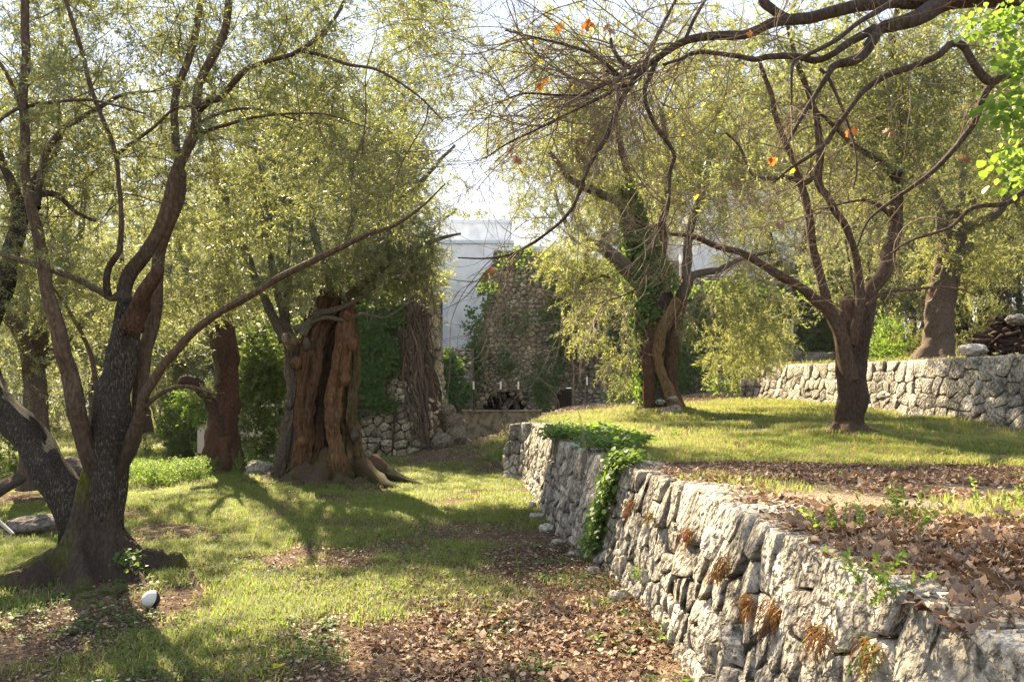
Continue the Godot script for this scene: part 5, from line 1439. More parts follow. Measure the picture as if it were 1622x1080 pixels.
func far_trees() -> void:
	rng.seed = 308
	var protos := []
	for v in 3:
		var t := tree("background_olive_tree", "", Vector3.ZERO, "olive trees in the background")
		var p0: Array[Vector3] = [Vector3(0, -0.4, 0), Vector3(rr(-0.1, 0.1), 0.9, 0), Vector3(rr(-0.2, 0.2), 2.0, rr(-0.2, 0.2)), Vector3(rr(-0.3, 0.3), 3.0, 0)]
		var mb := MB.new()
		var c := curve(p0, PackedFloat32Array([0.42, 0.25, 0.20, 0.16]), 0.15)
		tube(mb, c[0], c[1], 18, Color(0.15, 0.11, 0.08), 0.3, 1.0, true, 0.25)
		part("trunk", mb.mesh(M.bark), t.node)
		for i in 6:
			var a := TAU * i / 6.0 + rr(-0.4, 0.4)
			var s := p0[2].lerp(p0[3], rng.randf())
			var k: Array[Vector3] = [s, s + Vector3(cos(a) * 0.7, 0.8, sin(a) * 0.7), s + Vector3(cos(a) * rr(1.0, 1.6), rr(1.8, 2.4), sin(a) * rr(1.0, 1.6)), s + Vector3(cos(a) * rr(1.6, 2.6), rr(2.8, 4.6), sin(a) * rr(1.6, 2.6))]
			c = curve(k, PackedFloat32Array([0.17, 0.12, 0.07, 0.03]), 0.2, 0.05)
			mb = MB.new()
			tube(mb, c[0], c[1], 8, Color(0.16, 0.12, 0.085), 0.2)
			part("limb", mb.mesh(M.bark), t.node)
			var lp: PackedVector3Array = c[0]
			for j in range(2, lp.size()):
				t.sk.append(lp[j]); t.sd.append((lp[j] - lp[j - 1]).normalized())
		grow(t, [[Vector3(0, 5.6, 0), Vector3(3.4, 2.4, 3.4), 1.4], [Vector3(1.6, 4.0, 0.5), Vector3(2.4, 1.8, 2.4), 0.6], [Vector3(-1.5, 4.2, -0.5), Vector3(2.4, 1.8, 2.4), 0.6], [Vector3(0.3, 3.6, 1.7), Vector3(2.2, 1.6, 1.6), 0.5], [Vector3(0, 2.6, 0), Vector3(2.6, 1.2, 2.6), 0.45]], 620, {"size": 1.0, "gap": 0.14, "longest": 3.0, "clump_f": 7.0, "clump_t": -0.14})
		finish(t, "far")
		protos.append(t.node)
	# pixel of the foot, distance, scale, which, label
	var spots := [
		[62, 745, 13.5, 0.78, 0, "hollow olive standing just behind the leaning trunk at the left edge"],
		[232, 697, 40.0, 1.0, 1, "distant olive in the sunlit grass left of the ivy pillar"],
		[-60, 730, 22.0, 1.05, 2, "olive beyond the left edge whose crown fills the upper left"],
		[150, 705, 27.0, 1.15, 0, "olive behind the near olive's flecked trunk, in the lawn beyond"],
		[290, 700, 31.0, 1.25, 1, "tall olive behind the ivy pillar and the cream annexe"],
		[420, 690, 27.0, 1.2, 2, "dense olive behind the hollow ancient olive, left of the house"],
		[520, 680, 33.0, 1.35, 0, "tall olive between the buttress and the white house"],
		[600, 640, 50.0, 2.0, 1, "hazy olive rising behind the left end of the white house"],
		[60, 690, 46.0, 1.5, 2, "far olive at the left behind the lawn"],
		[950, 560, 54.0, 2.3, 0, "olive behind the white house, above the stone gable"],
		[1040, 560, 51.0, 2.4, 1, "tall olive behind the house left of the ivy covered tree"],
		[1130, 560, 53.0, 2.3, 2, "olive behind the white side wing, above the hanging branches"],
		[1260, 570, 36.0, 1.25, 0, "olive right of the bamboo poles, beyond the stone blocks"],
		[1400, 560, 30.0, 1.2, 1, "olive behind the pruned tree, on the upper terrace"],
		[1585, 530, 27.0, 1.15, 2, "olive behind the woodpile"],
		[1690, 540, 21.0, 1.1, 0, "olive past the right edge with branches over the woodpile"],
		[1520, 500, 40.0, 1.5, 1, "olive higher up the hillside behind the pollarded one"],
		[1340, 540, 47.0, 2.1, 2, "tall far olive on the hillside behind the pruned tree"],
		[1640, 480, 46.0, 1.6, 0, "far olive at the top of the hillside, right edge"],
		[470, 670, 41.0, 2.1, 0, "broad olive far behind the hollow olive, filling the sky above it"],
		[300, 690, 43.0, 1.9, 2, "far olive above the ivy pillar, behind the tall one"],
		[1225, 560, 56.0, 2.5, 1, "farthest olive behind the side wing's right end"]]
	for i in spots.size():
		var q: Array = spots[i]
		var n: Node3D
		if i < 3:
			n = protos[int(q[4])] if i == int(q[4]) else protos[i]
		else:
			n = protos[int(q[4])].duplicate()
			n.name = numbered("background_olive_tree")
			add_child(n, true)
		n.position = at(q[0], q[1], q[2])
		n.rotation.y = rng.randf() * TAU
		n.scale = Vector3.ONE * float(q[3])
		n.set_meta("label", q[5])

func far_bushes() -> void:
	rng.seed = 309
	var t := tree("background_bush", "", Vector3.ZERO, "tall bushes in the background", "bush")
	for i in 7:
		var a := TAU * i / 7.0
		var k: Array[Vector3] = [Vector3(cos(a) * 0.15, -0.3, sin(a) * 0.15), Vector3(cos(a) * 0.5, 0.9, sin(a) * 0.5), Vector3(cos(a) * rr(0.8, 1.4), rr(2.0, 3.2), sin(a) * rr(0.8, 1.4))]
		var c := curve(k, PackedFloat32Array([0.07, 0.05, 0.02]), 0.25, 0.04)
		var mb := MB.new()
		tube(mb, c[0], c[1], 6, Color(0.15, 0.11, 0.08))
		part("stem", mb.mesh(M.bark), t.node)
		var lp: PackedVector3Array = c[0]
		for j in range(1, lp.size()):
			t.sk.append(lp[j]); t.sd.append((lp[j] - lp[j - 1]).normalized())
	grow(t, [[Vector3(0, 2.2, 0), Vector3(2.4, 2.1, 2.0), 1.0], [Vector3(0.8, 1.0, 0.3), Vector3(2.2, 1.0, 1.8), 0.4]], 420, {"gap": 0.13, "longest": 2.6, "clump_f": 8.0, "clump_t": -0.16, "droop": 0.1})
	finish(t, "far")
	var spots := [[40, 700, 34.0, 1.2, "pale bush at the far end of the lawn, left edge"], [130, 700, 38.0, 1.1, "bush in the distance between the leaning trunk and the near olive"], [205, 694, 52.0, 1.3, "hazy bush behind the distant olive"], [262, 690, 44.0, 1.2, "bush directly behind the ivy pillar"], [370, 690, 30.0, 1.3, "bush behind the small olive's trunk"], [470, 690, 28.0, 1.3, "bush behind the hollow olive"], [560, 660, 38.0, 1.6, "bush above the buttress, left of the white house"], [1300, 560, 33.0, 1.2, "bush behind the stone blocks"], [1380, 545, 27.0, 1.1, "bush behind the pruned trunk on the upper terrace"], [1440, 545, 30.0, 1.5, "bush behind the pollarded olive's trunk, left side"], [1535, 520, 32.0, 1.7, "tall bush between the pollarded olive and the woodpile"], [1620, 500, 30.0, 1.6, "tall bush behind the woodpile at the right edge"], [1480, 470, 48.0, 2.0, "bush high on the hillside behind the pollarded olive"], [1590, 440, 55.0, 2.4, "bush highest on the hillside, right edge"], [1400, 500, 55.0, 2.2, "bush far up the slope behind the pruned tree"], [1310, 530, 50.0, 2.0, "bush at the right end of the side wing"]]
	for i in spots.size():
		var q: Array = spots[i]
		var n: Node3D = t.node
		if i > 0:
			n = t.node.duplicate()
			n.name = numbered("background_bush")
			add_child(n, true)
		n.position = at(q[0], q[1], q[2])
		n.rotation.y = rng.randf() * TAU
		n.scale = Vector3.ONE * float(q[3])
		n.set_meta("label", q[4])

# ---------------------------------------------------------------- plants and small things

func leaf_cloud(called: String, label: String, cat: String, spots: Array, sprig: String, size: float, up := 0.6, shell := 0.5) -> Node3D:
	# spots: [centre, half sizes, count]
	var base: Vector3 = spots[0][0]
	var o := thing(called, label, cat, base)
	var where := []
	for q in spots:
		for i in q[2]:
			var d := rdir() * pow(rng.randf(), shell * 0.6)
			var p: Vector3 = q[0] + Vector3(d.x * q[1].x, d.y * q[1].y, d.z * q[1].z)
			if nz.get_noise_3d(p.x * 22, p.y * 22, p.z * 22) < -0.32: continue
			var dirv := (d * 0.7 + rdir() * 0.7 + Vector3.UP * up).normalized()
			where.append(Transform3D((frame_of(dirv) * Basis(Vector3.UP, rng.randf() * TAU)).scaled(Vector3.ONE * size * rr(0.7, 1.3)), p - base))
	scatter("foliage", sprig_mesh[sprig], where, o)
	return o

func ivy_patch(label: String, spots: Array, sprig := "ivy", size := 1.0, stems := 0) -> void:
	# spots: [point, right vector, up vector, outward, count, droop]: an uneven sheet of leaves on a surface
	var base: Vector3 = spots[0][0]
	var o := thing("ivy", label, "ivy", base)
	var where := []
	var mb := MB.new()
	for q in spots:
		var made := 0; var tries := 0
		while made < int(q[4]) and tries < int(q[4]) * 8:
			tries += 1
			var a := rr(-1, 1); var b := rr(-1, 1)
			var edge := a * a + b * b
			if edge > 1.0 + 0.6 * nz.get_noise_2d(a * 30.0 + tries % 3, b * 30.0 + float(q[0].x) * 50.0): continue
			var p: Vector3 = q[0] + q[1] * a + q[2] * b
			if nz.get_noise_3d(p.x * 30, p.y * 30, p.z * 30) < -0.16: continue
			p += q[3] * rr(0.02, 0.16) * size
			where.append(Transform3D((frame_of((q[3] + rdir() * 0.45 + Vector3.UP * 0.2).normalized()) * Basis(Vector3.UP, rng.randf() * TAU)).scaled(Vector3.ONE * size * rr(0.7, 1.25)), p - base))
			made += 1
		for k in stems:
			var p: Vector3 = q[0] + q[1] * rr(-0.8, 0.8) - q[2] * rr(0.6, 1.0)
			var pts := PackedVector3Array(); var rad := PackedFloat32Array()
			for i in 12:
				pts.append(p + q[3] * 0.03 + q[1] * 0.10 * nz.get_noise_2d(i * 9.0, k * 50.0))
				rad.append(lerpf(0.014, 0.004, i / 11.0))
				p += q[2] * rr(0.08, 0.16) + q[1] * rr(-0.05, 0.05)
			tube(mb, pts, rad, 4, Color(0.13, 0.09, 0.06))
	scatter("foliage", sprig_mesh[sprig], where, o)
	if mb.ix.size(): part("stems", mb.mesh(M.twig, base), o, "stuff")

func ivies() -> void:
	rng.seed = 401
	var Z := Vector3(0, 0, 1)
	var k := 34.0 / FOCAL
	var tw := []
	for q in [[752, 540, 18, 46, 130], [742, 595, 20, 46, 150], [768, 470, 8, 40, 40], [880, 470, 24, 76, 330], [896, 550, 22, 48, 170], [866, 620, 14, 26, 70], [800, 500, 10, 16, 22], [826, 510, 10, 24, 28], [800, 575, 12, 16, 26], [850, 600, 12, 36, 50], [840, 408, 40, 10, 60], [700, 590, 26, 30, 130], [790, 580, 60, 60, 24], [815, 470, 40, 70, 24]]:
		tw.append([at(q[0], q[1], 33.8), Vector3(q[2] * k, 0, 0), Vector3(0, q[3] * k, 0), Z, q[4], 0.0])
	for q in [[925, 470, 34, 50, 380], [985, 440, 40, 34, 260], [960, 520, 30, 30, 120], [1030, 500, 30, 60, 200]]:
		tw.append([at(q[0], q[1], 32.8), Vector3(q[2] * k, 0, 0), Vector3(0, q[3] * k, 0), Z, q[4], 0.0])
	ivy_patch("ivy spreading in patches over the tall stone gable and the gate corner", tw, "ivy", 1.5, 2)
	k = 30.7 / FOCAL
	tw = []
	for q in [[705, 585, 30, 28, 260], [720, 620, 26, 36, 260], [690, 640, 16, 26, 120]]:
		tw.append([at(q[0], q[1], 30.8), Vector3(q[2] * k, 0, 0), Vector3(0, q[3] * k, 0), Z, q[4], 0.0])
	ivy_patch("ivy over the low ruined wall beneath the white house", tw, "ivy", 1.4, 2)
	k = 23.2 / FOCAL
	tw = []
	for q in [[590, 560, 40, 75, 900], [600, 480, 36, 60, 420], [568, 580, 18, 60, 240], [605, 628, 24, 22, 120], [578, 540, 20, 80, 160], [556, 652, 12, 14, 30]]:
		tw.append([at(q[0], q[1], 23.3), Vector3(q[2] * k, 0, 0), Vector3(0, q[3] * k, 0), Z, q[4], 0.0])
	ivy_patch("thick dark ivy curtain hanging on the buttress right of the hollow olive", tw, "ivy", 1.3, 3)
	k = 30.0 / FOCAL
	tw = []
	for q in [[1100, 560, 40, 70, 240], [1200, 540, 60, 80, 300], [1290, 520, 40, 70, 260], [1150, 480, 80, 36, 260], [1300, 470, 30, 40, 200], [1078, 600, 14, 60, 120]]:
		tw.append([at(q[0], q[1], 30.0), Vector3(q[2] * k, 0, 0), Vector3(0, q[3] * k, 0), Z, q[4], 0.0])
	ivy_patch("creeper with bare stems over the warm stone wall behind the terrace", tw, "ivy", 1.5, 7)
	# on the terrace wall
	var L := Vector3(-0.96, 0.2, 0.2).normalized()
	ivy_patch("ivy spilling over the far bend of the terrace wall", [[at(898, 720, 12.2), Vector3(0.05, 0, -1.1), Vector3(0.04, 0.42, 0), L, 330, 0.0], [at(915, 692, 11.6), Vector3(0.5, 0, 0.5), Vector3(0.3, 0.03, -0.9), Vector3.UP, 330, 0.0], [at(975, 706, 9.8), Vector3(0.4, 0, 0.1), Vector3(0.1, 0.03, -1.0), Vector3.UP, 200, 0.0], [at(876, 745, 13.0), Vector3(0.05, 0, -0.8), Vector3(0.02, 0.30, 0), L, 120, 0.0]], "ivy", 0.8, 2)
	ivy_patch("narrow ivy strand hanging down the middle of the terrace wall", [[at(975, 765, 7.7), Vector3(0.02, 0, -0.26), Vector3(0.05, 0.22, 0.05), L, 130, 0.0], [at(962, 815, 7.75), Vector3(0.02, 0, -0.24), Vector3(0.05, 0.24, 0.05), L, 120, 0.0], [at(950, 858, 7.9), Vector3(0.0, 0, -0.20), Vector3(0.04, 0.16, 0.04), L, 70, 0.0], [at(992, 738, 7.7), Vector3(0.14, 0, 0.1), Vector3(0.1, 0.02, -0.4), Vector3.UP, 70, 0.0]], "ivy", 0.72, 2)

func plants() -> void:
	rng.seed = 402
	# low clipped hedge on the lawn
	var hs := []
	for i in 8:
		hs.append([at(205 + i * 24, 757 - i * 1.5, 15.2 + i * 0.25), Vector3(0.42, 0.24, 1.0), 260])
	leaf_cloud("hedge", "low spreading green hedge on the lawn left of the small olive", "hedge", hs, "hedge", 0.78, 0.6, 0.35)
	leaf_cloud("hedge", "short stretch of green hedge right of the small olive", "hedge", [[at(405, 738, 19.0), Vector3(0.7, 0.4, 0.6), 260], [at(395, 722, 20.0), Vector3(0.6, 0.35, 0.5), 160]], "hedge", 1.1, 0.7, 0.35)
	leaf_cloud("ivy_pillar", "tall pillar smothered in dark ivy at the far end of the lawn", "ivy", [[at(285, 672, 24.0), Vector3(0.50, 1.05, 0.5), 700], [at(285, 700, 24.0), Vector3(0.54, 0.6, 0.5), 300]], "shrub", 1.1, 0.1, 0.3)
	leaf_cloud("bright_shrub", "sunlit bright green shrub leaning from behind the ivy pillar", "shrub", [[at(308, 648, 20.5), Vector3(0.42, 0.40, 0.4), 170], [at(325, 640, 20.5), Vector3(0.36, 0.30, 0.4), 90]], "hedge", 1.9, 0.2, 0.5)
	leaf_cloud("dark_shrub", "tall dark shrub wall filling the gap left of the hollow olive", "shrub", [[at(410, 640, 19.5), Vector3(0.75, 1.2, 0.6), 900], [at(430, 560, 19.5), Vector3(0.6, 1.1, 0.6), 500], [at(400, 590, 20.0), Vector3(0.8, 1.0, 0.6), 300]], "shrub", 1.3, 0.1, 0.4)
	leaf_cloud("dark_shrub", "dark clipped shrub at the left edge behind the leaning trunk", "shrub", [[at(0, 720, 17.0), Vector3(0.9, 0.6, 0.7), 420]], "shrub", 1.2, 0.2, 0.35)
	leaf_cloud("round_shrub", "small round shrub seen just right of the near olive's trunk", "shrub", [[at(213, 718, 24.0), Vector3(0.4, 0.5, 0.4), 190]], "shrub", 1.0, 0.2, 0.3)
	leaf_cloud("shrub", "green shrub at the foot of the wall left of the twisted olive", "shrub", [[at(990, 625, 27.5), Vector3(0.6, 0.45, 0.5), 260]], "hedge", 1.5, 0.3, 0.4)
	leaf_cloud("shrub", "leafy shrub on the upper terrace just right of the pruned trunk", "shrub", [[at(1405, 545, 23.0), Vector3(0.55, 0.75, 0.5), 260], [at(1380, 560, 22.0), Vector3(0.3, 0.4, 0.4), 120]], "hedge", 1.6, 0.3, 0.5)
	leaf_cloud("shrub", "low green shrub where the brown path meets the upper terrace wall", "shrub", [[at(1160, 610, 26.0), Vector3(0.7, 0.35, 0.5), 220]], "shrub", 1.2, 0.5, 0.4)
	leaf_cloud("shrub", "grey green bush behind the pollarded olive and the woodpile", "shrub", [[at(1540, 520, 22.0), Vector3(0.9, 0.8, 0.6), 330], [at(1450, 540, 23.5), Vector3(0.6, 0.5, 0.6), 200]], "olive_pale", 1.1, 0.5, 0.4)
	leaf_cloud("shrub", "drooping pale willow-leaved branches before the bamboo poles", "shrub", [[at(1200, 540, 19.5), Vector3(0.9, 0.7, 0.5), 200], [at(1150, 570, 19.5), Vector3(0.5, 0.5, 0.4), 80]], "willow", 1.1, -0.9, 0.6)
	leaf_cloud("terrace_plant", "bright leafy plant growing from the dead leaves on the terrace", "plant", [[at(1400, 852, 3.35), Vector3(0.15, 0.09, 0.12), 90], [at(1425, 836, 3.4), Vector3(0.12, 0.08, 0.1), 60], [at(1335, 838, 3.6), Vector3(0.12, 0.03, 0.1), 36], [at(1400, 935, 2.65), Vector3(0.10, 0.03, 0.05), 12]], "hedge", 0.62, 0.7, 0.6)
	leaf_cloud("terrace_plant", "small pale green seedling at the right edge of the leaf litter", "plant", [[at(1560, 862, 3.3), Vector3(0.06, 0.05, 0.06), 12], [at(1570, 800, 4.2), Vector3(0.2, 0.04, 0.1), 14]], "hedge", 0.6, 0.7, 0.6)
	leaf_cloud("weeds", "broad green weeds around the foot of the near olive", "plant", [[at(135, 935, 7.0), Vector3(0.3, 0.10, 0.2), 50], [at(205, 890, 7.0), Vector3(0.14, 0.08, 0.1), 22], [at(40, 985, 6.4), Vector3(0.3, 0.06, 0.2), 26], [at(145, 975, 6.3), Vector3(0.2, 0.06, 0.15), 30]], "ivy", 0.6, 0.8, 0.6)
	leaf_cloud("weeds", "green weeds at the foot of the terrace wall near the bend", "plant", [[at(820, 720, 18.5), Vector3(0.5, 0.16, 0.9), 120], [at(845, 770, 13.8), Vector3(0.2, 0.08, 0.5), 50]], "ivy_bright", 0.7, 0.8, 0.6)
	leaf_cloud("weeds", "fine green weeds at the near foot of the terrace wall", "plant", [[at(1070, 1000, 5.35), Vector3(0.05, 0.16, 0.12), 34], [at(1020, 920, 6.2), Vector3(0.08, 0.05, 0.16), 18]], "hedge", 0.55, 0.9, 0.6)
	leaf_cloud("climbing_ivy", "pale leafy crown topping the old ivy trunks beside the white house", "ivy", [[at(680, 430, 23.4), Vector3(0.7, 0.5, 0.6), 420], [at(655, 400, 23.6), Vector3(0.6, 0.4, 0.5), 220], [at(684, 455, 23.8), Vector3(0.3, 0.5, 0.5), 160]], "olive_pale", 1.1, 0.3, 0.5)
	# a single tall sprout on the path
	var sp := thing("tall_sprout", "lone upright sprout with a leafy foot in the leaf strewn lawn", "plant", at(822, 930, 6.95))
	var mb := MB.new()
	tube(mb, PackedVector3Array([Vector3.ZERO, Vector3(0.005, 0.12, 0), Vector3(-0.02, 0.25, 0), Vector3(-0.035, 0.34, 0.01)]), PackedFloat32Array([0.004, 0.004, 0.006, 0.003]), 5, Color(0.13, 0.16, 0.03))
	part("stalk", mb.mesh(M.twig), sp)
	for i in 5:
		mb = MB.new()
		var a := i * 1.3
		leaf(mb, Vector3.ZERO, Vector3(cos(a), 0.7, sin(a)).normalized(), Vector3(-sin(a), 0, cos(a)), 0.10, 0.045, 0.8)
		part("leaf", mb.mesh(M.bright_b), sp)
	# dried ferns in the joints of the wall
	var fl := [[1165, 895, 4.25, 1.0, "tall gold tuft of dried fern high on the sunlit wall"], [1205, 955, 3.75, 0.7, "left half of the wide dried fern beneath the wall's long stones"], [1248, 965, 3.65, 1.05, "wide golden dried fern in the middle of the sunlit wall"], [1318, 1000, 3.12, 0.85, "dark brown dried fern below two big top stones"], [1405, 1030, 2.75, 0.8, "dried fern with some green fronds at the lower right of the wall"], [1012, 800, 6.6, 1.0, "round reddish dried fern under the wall's top stones near the ivy strand"], [1042, 815, 6.1, 0.8, "pale dried fern mixed with green, next to the reddish one"], [1105, 845, 5.2, 0.8, "reddish dried fern hanging under a big pale top stone"]]
	for q in fl:
		var o := thing("dried_fern", q[4], "fern", at(q[0], q[1], q[2]) + Vector3(-0.03, 0, 0), "dried ferns in the wall joints")
		var wide := rr(0.05, 0.13)
		for i in rng.randi_range(60, 95):
			var len_ := rr(0.35, 1.15)
			mb = MB.new()
			var p: Vector3 = Vector3(rr(-0.03, 0.01), rr(-0.05, 0.05), rr(-wide, wide)) * float(q[3])
			var dirv := Vector3(rr(-0.9, -0.2), rr(-0.1, 0.5), rr(-0.6, 0.6)).normalized()
			var w: float = rr(0.0028, 0.0055)
			var prev := []
			for s in 8:
				var side := Vector3(0.25, 0, 1).normalized().rotated(Vector3.UP, i * 0.7) * w * (1.0 + 0.5 * sin(s * 3.0)) * (1.0 - s * 0.09)
				var a := mb.vert(p - side, Vector3(-1, 0.2, 0).normalized()); var b := mb.vert(p + side, Vector3(-1, 0.2, 0).normalized())
				if prev: mb.quad(prev[0], prev[1], b, a)
				prev = [a, b]
				dirv = (dirv + Vector3(rr(-0.3, 0.35), -0.34, rr(-0.65, 0.65))).normalized()
				p += dirv * 0.022 * len_ * q[3] * rr(0.8, 1.2)
			mb.smooth()
			part("frond", mb.mesh(M["ivy_b" if rng.randf() < (0.35 if fl.find(q) in [4, 6] else 0.04) else ["fern_gold", "fern_brown"][rng.randi() % 2] if q[2] < 5.0 else "fern_brown"]), o)

func gnarled_stems() -> void:
	rng.seed = 403
	var o := thing("old_ivy_trunks", "mass of thick twisted old ivy trunks running up the corner of the buttress", "ivy", at(680, 715, 23.0))
	for i in 30:
		var mb := MB.new()
		var a := rr(0, 1)
		var x0 := lerpf(648.0, 712.0, pow(a, 0.8)); var x1 := lerpf(632.0, 680.0, a)
		var pts: Array[Vector3] = []
		var rad := PackedFloat32Array()
		var r0 := rr(1.0, 3.6)
		for k in 9:
			var u := k / 8.0
			var px := lerpf(x0, x1, ss(0.0, 0.6, u)) + 13.0 * nz.get_noise_2d(u * 75.0, i * 37.0) * (0.4 + u)
			pts.append(at(px, lerpf(712.0, rr(420, 470), u), 23.25 + 0.7 * ss(676.0, 705.0, px) + rr(-0.14, 0.05)))
			rad.append(r0 * lerpf(1.0, 0.5, u) * 23.0 / FOCAL)
		var c := curve(pts, rad, 0.15)
		tube(mb, c[0], c[1], 7, Color(0.22, 0.16, 0.115) * rr(0.6, 1.35), 0.35)
		part("stem", mb.mesh(M.bark, o.position), o)
	for q in [[702, 708, 23.2, 0.34, 0.30], [722, 700, 23.8, 0.32, 0.34], [715, 672, 24.0, 0.32, 0.28], [726, 676, 24.4, 0.26, 0.24], [705, 655, 24.0, 0.3, 0.24], [738, 706, 24.6, 0.2, 0.2]]:
		rock("rock", ["rock at the foot of the old ivy trunks", "rock against the left end of the basin wall", "upper rock of the heap left of the basin wall", "top right rock of the heap by the basin wall", "rock lodged against the ivy trunks above the heap", "small rock touching the basin wall's left corner"][[702, 722, 715, 726, 705, 738].find(q[0])], [at(q[0], q[1] + 6, q[2]), Vector3(q[3], q[4], q[3])], Color(0.26, 0.22, 0.16), 0.1, "rock")

func small_things() -> void:
	rng.seed = 404
	rock("boulder", "rounded boulder at the foot of the ivy covered olive", [at(1064, 668, 18.3), Vector3(0.31, 0.22, 0.25)], Color(0.34, 0.29, 0.22))
	rock("stone", "small pale stone right of the boulder under the ivy covered olive", [at(1080, 668, 18.0), Vector3(0.11, 0.07, 0.1)], Color(0.4, 0.36, 0.28), 0.0, "stone")
	rock("stone", "pale flat stone lodged above the boulder in the olive's foot", [at(1066, 634, 18.6), Vector3(0.12, 0.06, 0.1)], Color(0.45, 0.41, 0.33), 0.0, "stone")
	rock("stone", "second pale stone tucked left of the boulder in the olive's foot", [at(1046, 640, 18.6), Vector3(0.11, 0.07, 0.1)], Color(0.36, 0.33, 0.27), 0.0, "stone")
	rock("boulder", "pale flat boulder between the small olive and the hollow olive", [at(412, 755, 16.6), Vector3(0.32, 0.20, 0.25)], Color(0.40, 0.36, 0.28))
	rock("boulder", "rough rock in the grass left of the near olive, behind it", [at(62, 842, 9.6), Vector3(0.42, 0.12, 0.3)], Color(0.22, 0.19, 0.16))
	rock("boulder", "dark rock lump behind the leaning trunk", [at(98, 770, 12.5), Vector3(0.35, 0.26, 0.3)], Color(0.16, 0.12, 0.10))
	for i in 16:
		var x := rr(860, 1000); var d := lerpf(12.5, 6.5, (x - 860.0) / 140.0) + rr(-0.3, 0.2)
		var xx := along(WALL, d, 1) - rr(0.45, 0.9)
		if i > 7: continue
		rock("stone", ["first loose stone", "second loose stone", "third loose stone", "fourth loose stone", "fifth loose stone", "sixth loose stone", "seventh loose stone", "eighth loose stone"][i] + " along the foot of the terrace wall, counted from the bend", [Vector3(along(WALL, 13.0 - i * 0.95, 1) - 0.34, low_y(0.5, 13.0 - i * 0.95) - 0.02, -(13.0 - i * 0.95)), Vector3(rr(0.06, 0.12), rr(0.04, 0.07), rr(0.06, 0.12))], stone_tint(), 0.1, "stone")
	# garden spotlight
	var sl := thing("garden_spotlight", "round white garden spotlight in a black ring lying in the grass", "garden light", Vector3(at(240, 950, 6.3).x, low_y(-2.85, 6.3), -6.3))
	var b := frame_of(Vector3(-0.55, 0.45, 0.75))
	for q in [["lens", [[0.0, 0.084], [0.03, 0.083], [0.06, 0.070], [0.082, 0.045], [0.09, 0.002]], "lamp_white"], ["housing", [[-0.07, 0.002], [-0.068, 0.04], [-0.04, 0.066], [-0.008, 0.080]], "lamp_black"], ["ring", [[-0.008, 0.082], [-0.004, 0.092], [0.008, 0.092], [0.012, 0.084]], "lamp_black"]]:
		var mb := MB.new()
		var pts := PackedVector3Array(); var rad := PackedFloat32Array()
		for k in q[1]:
			pts.append(b * Vector3(0, k[0] * 0.8, 0) + Vector3(0, 0.075, 0)); rad.append(k[1] * 0.8)
		tube(mb, pts, rad, 22, Color.WHITE, 0.0, 1.0, true)
		part(q[0], mb.mesh(M[q[2]]), sl)
	var st := MB.new()
	tube(st, PackedVector3Array([Vector3(0.02, -0.1, 0), Vector3(0.01, 0.09, -0.04)]), PackedFloat32Array([0.012, 0.012]), 8, Color.WHITE)
	part("spike", st.mesh(M.lamp_black), sl)
	# leaning rod
	var rod := MB.new()
	tube(rod, PackedVector3Array([at(620, 724, 23.0), at(624, 680, 23.1), at(628, 636, 23.25)]), PackedFloat32Array([0.03, 0.03, 0.03]), 7, Color.WHITE, 0.0, 1.0, true)
	tag(part("iron_rod", rod.mesh(M.rusted_iron), self), "thin rusty rod leaning on the stone buttress", "rod")
	# log and stake at the left edge
	var lg := MB.new()
	tube(lg, PackedVector3Array([at(-12, 782, 11.6), at(10, 768, 11.9), at(30, 758, 12.2)]), PackedFloat32Array([0.10, 0.095, 0.085]), 12, Color(0.12, 0.09, 0.065), 0.2, 1.0, true)
	tag(part("fallen_log", lg.mesh(M.bark), self), "short cut log lying in the grass at the left edge", "log")
	var sk := MB.new()
	tube(sk, PackedVector3Array([at(-30, 800, 8.6), at(0, 828, 8.5), at(20, 846, 8.4)]), PackedFloat32Array([0.02, 0.02, 0.018]), 6, Color(0.34, 0.32, 0.29), 0.0, 1.0, true)
	tag(part("pale_stake", sk.mesh(M.twig), self), "pale slanting stake at the left edge beyond the leaning trunk", "stake")
	var fl := MB.new()
	for i in 3:
		lobed(fl, Vector3(rr(-0.02, 0.02), 0.02, rr(-0.02, 0.02)), Basis(Vector3.UP, i * 2.0) * Basis(Vector3.RIGHT, -0.3), 0.05, 3, 0.2, 0.2)
	var yl := part("yellow_leaf", fl.mesh(M.yellow_leaf), self)
	yl.position = Vector3(at(437, 1072, 4.65).x, low_y(-1.38, 4.65) + 0.02, -4.65)
	tag(yl, "bright yellow fallen leaf at the bottom of the lawn", "leaf")
	# woodpile
	var base := at(1590, 562, 16.0)
	var first: Node3D = null
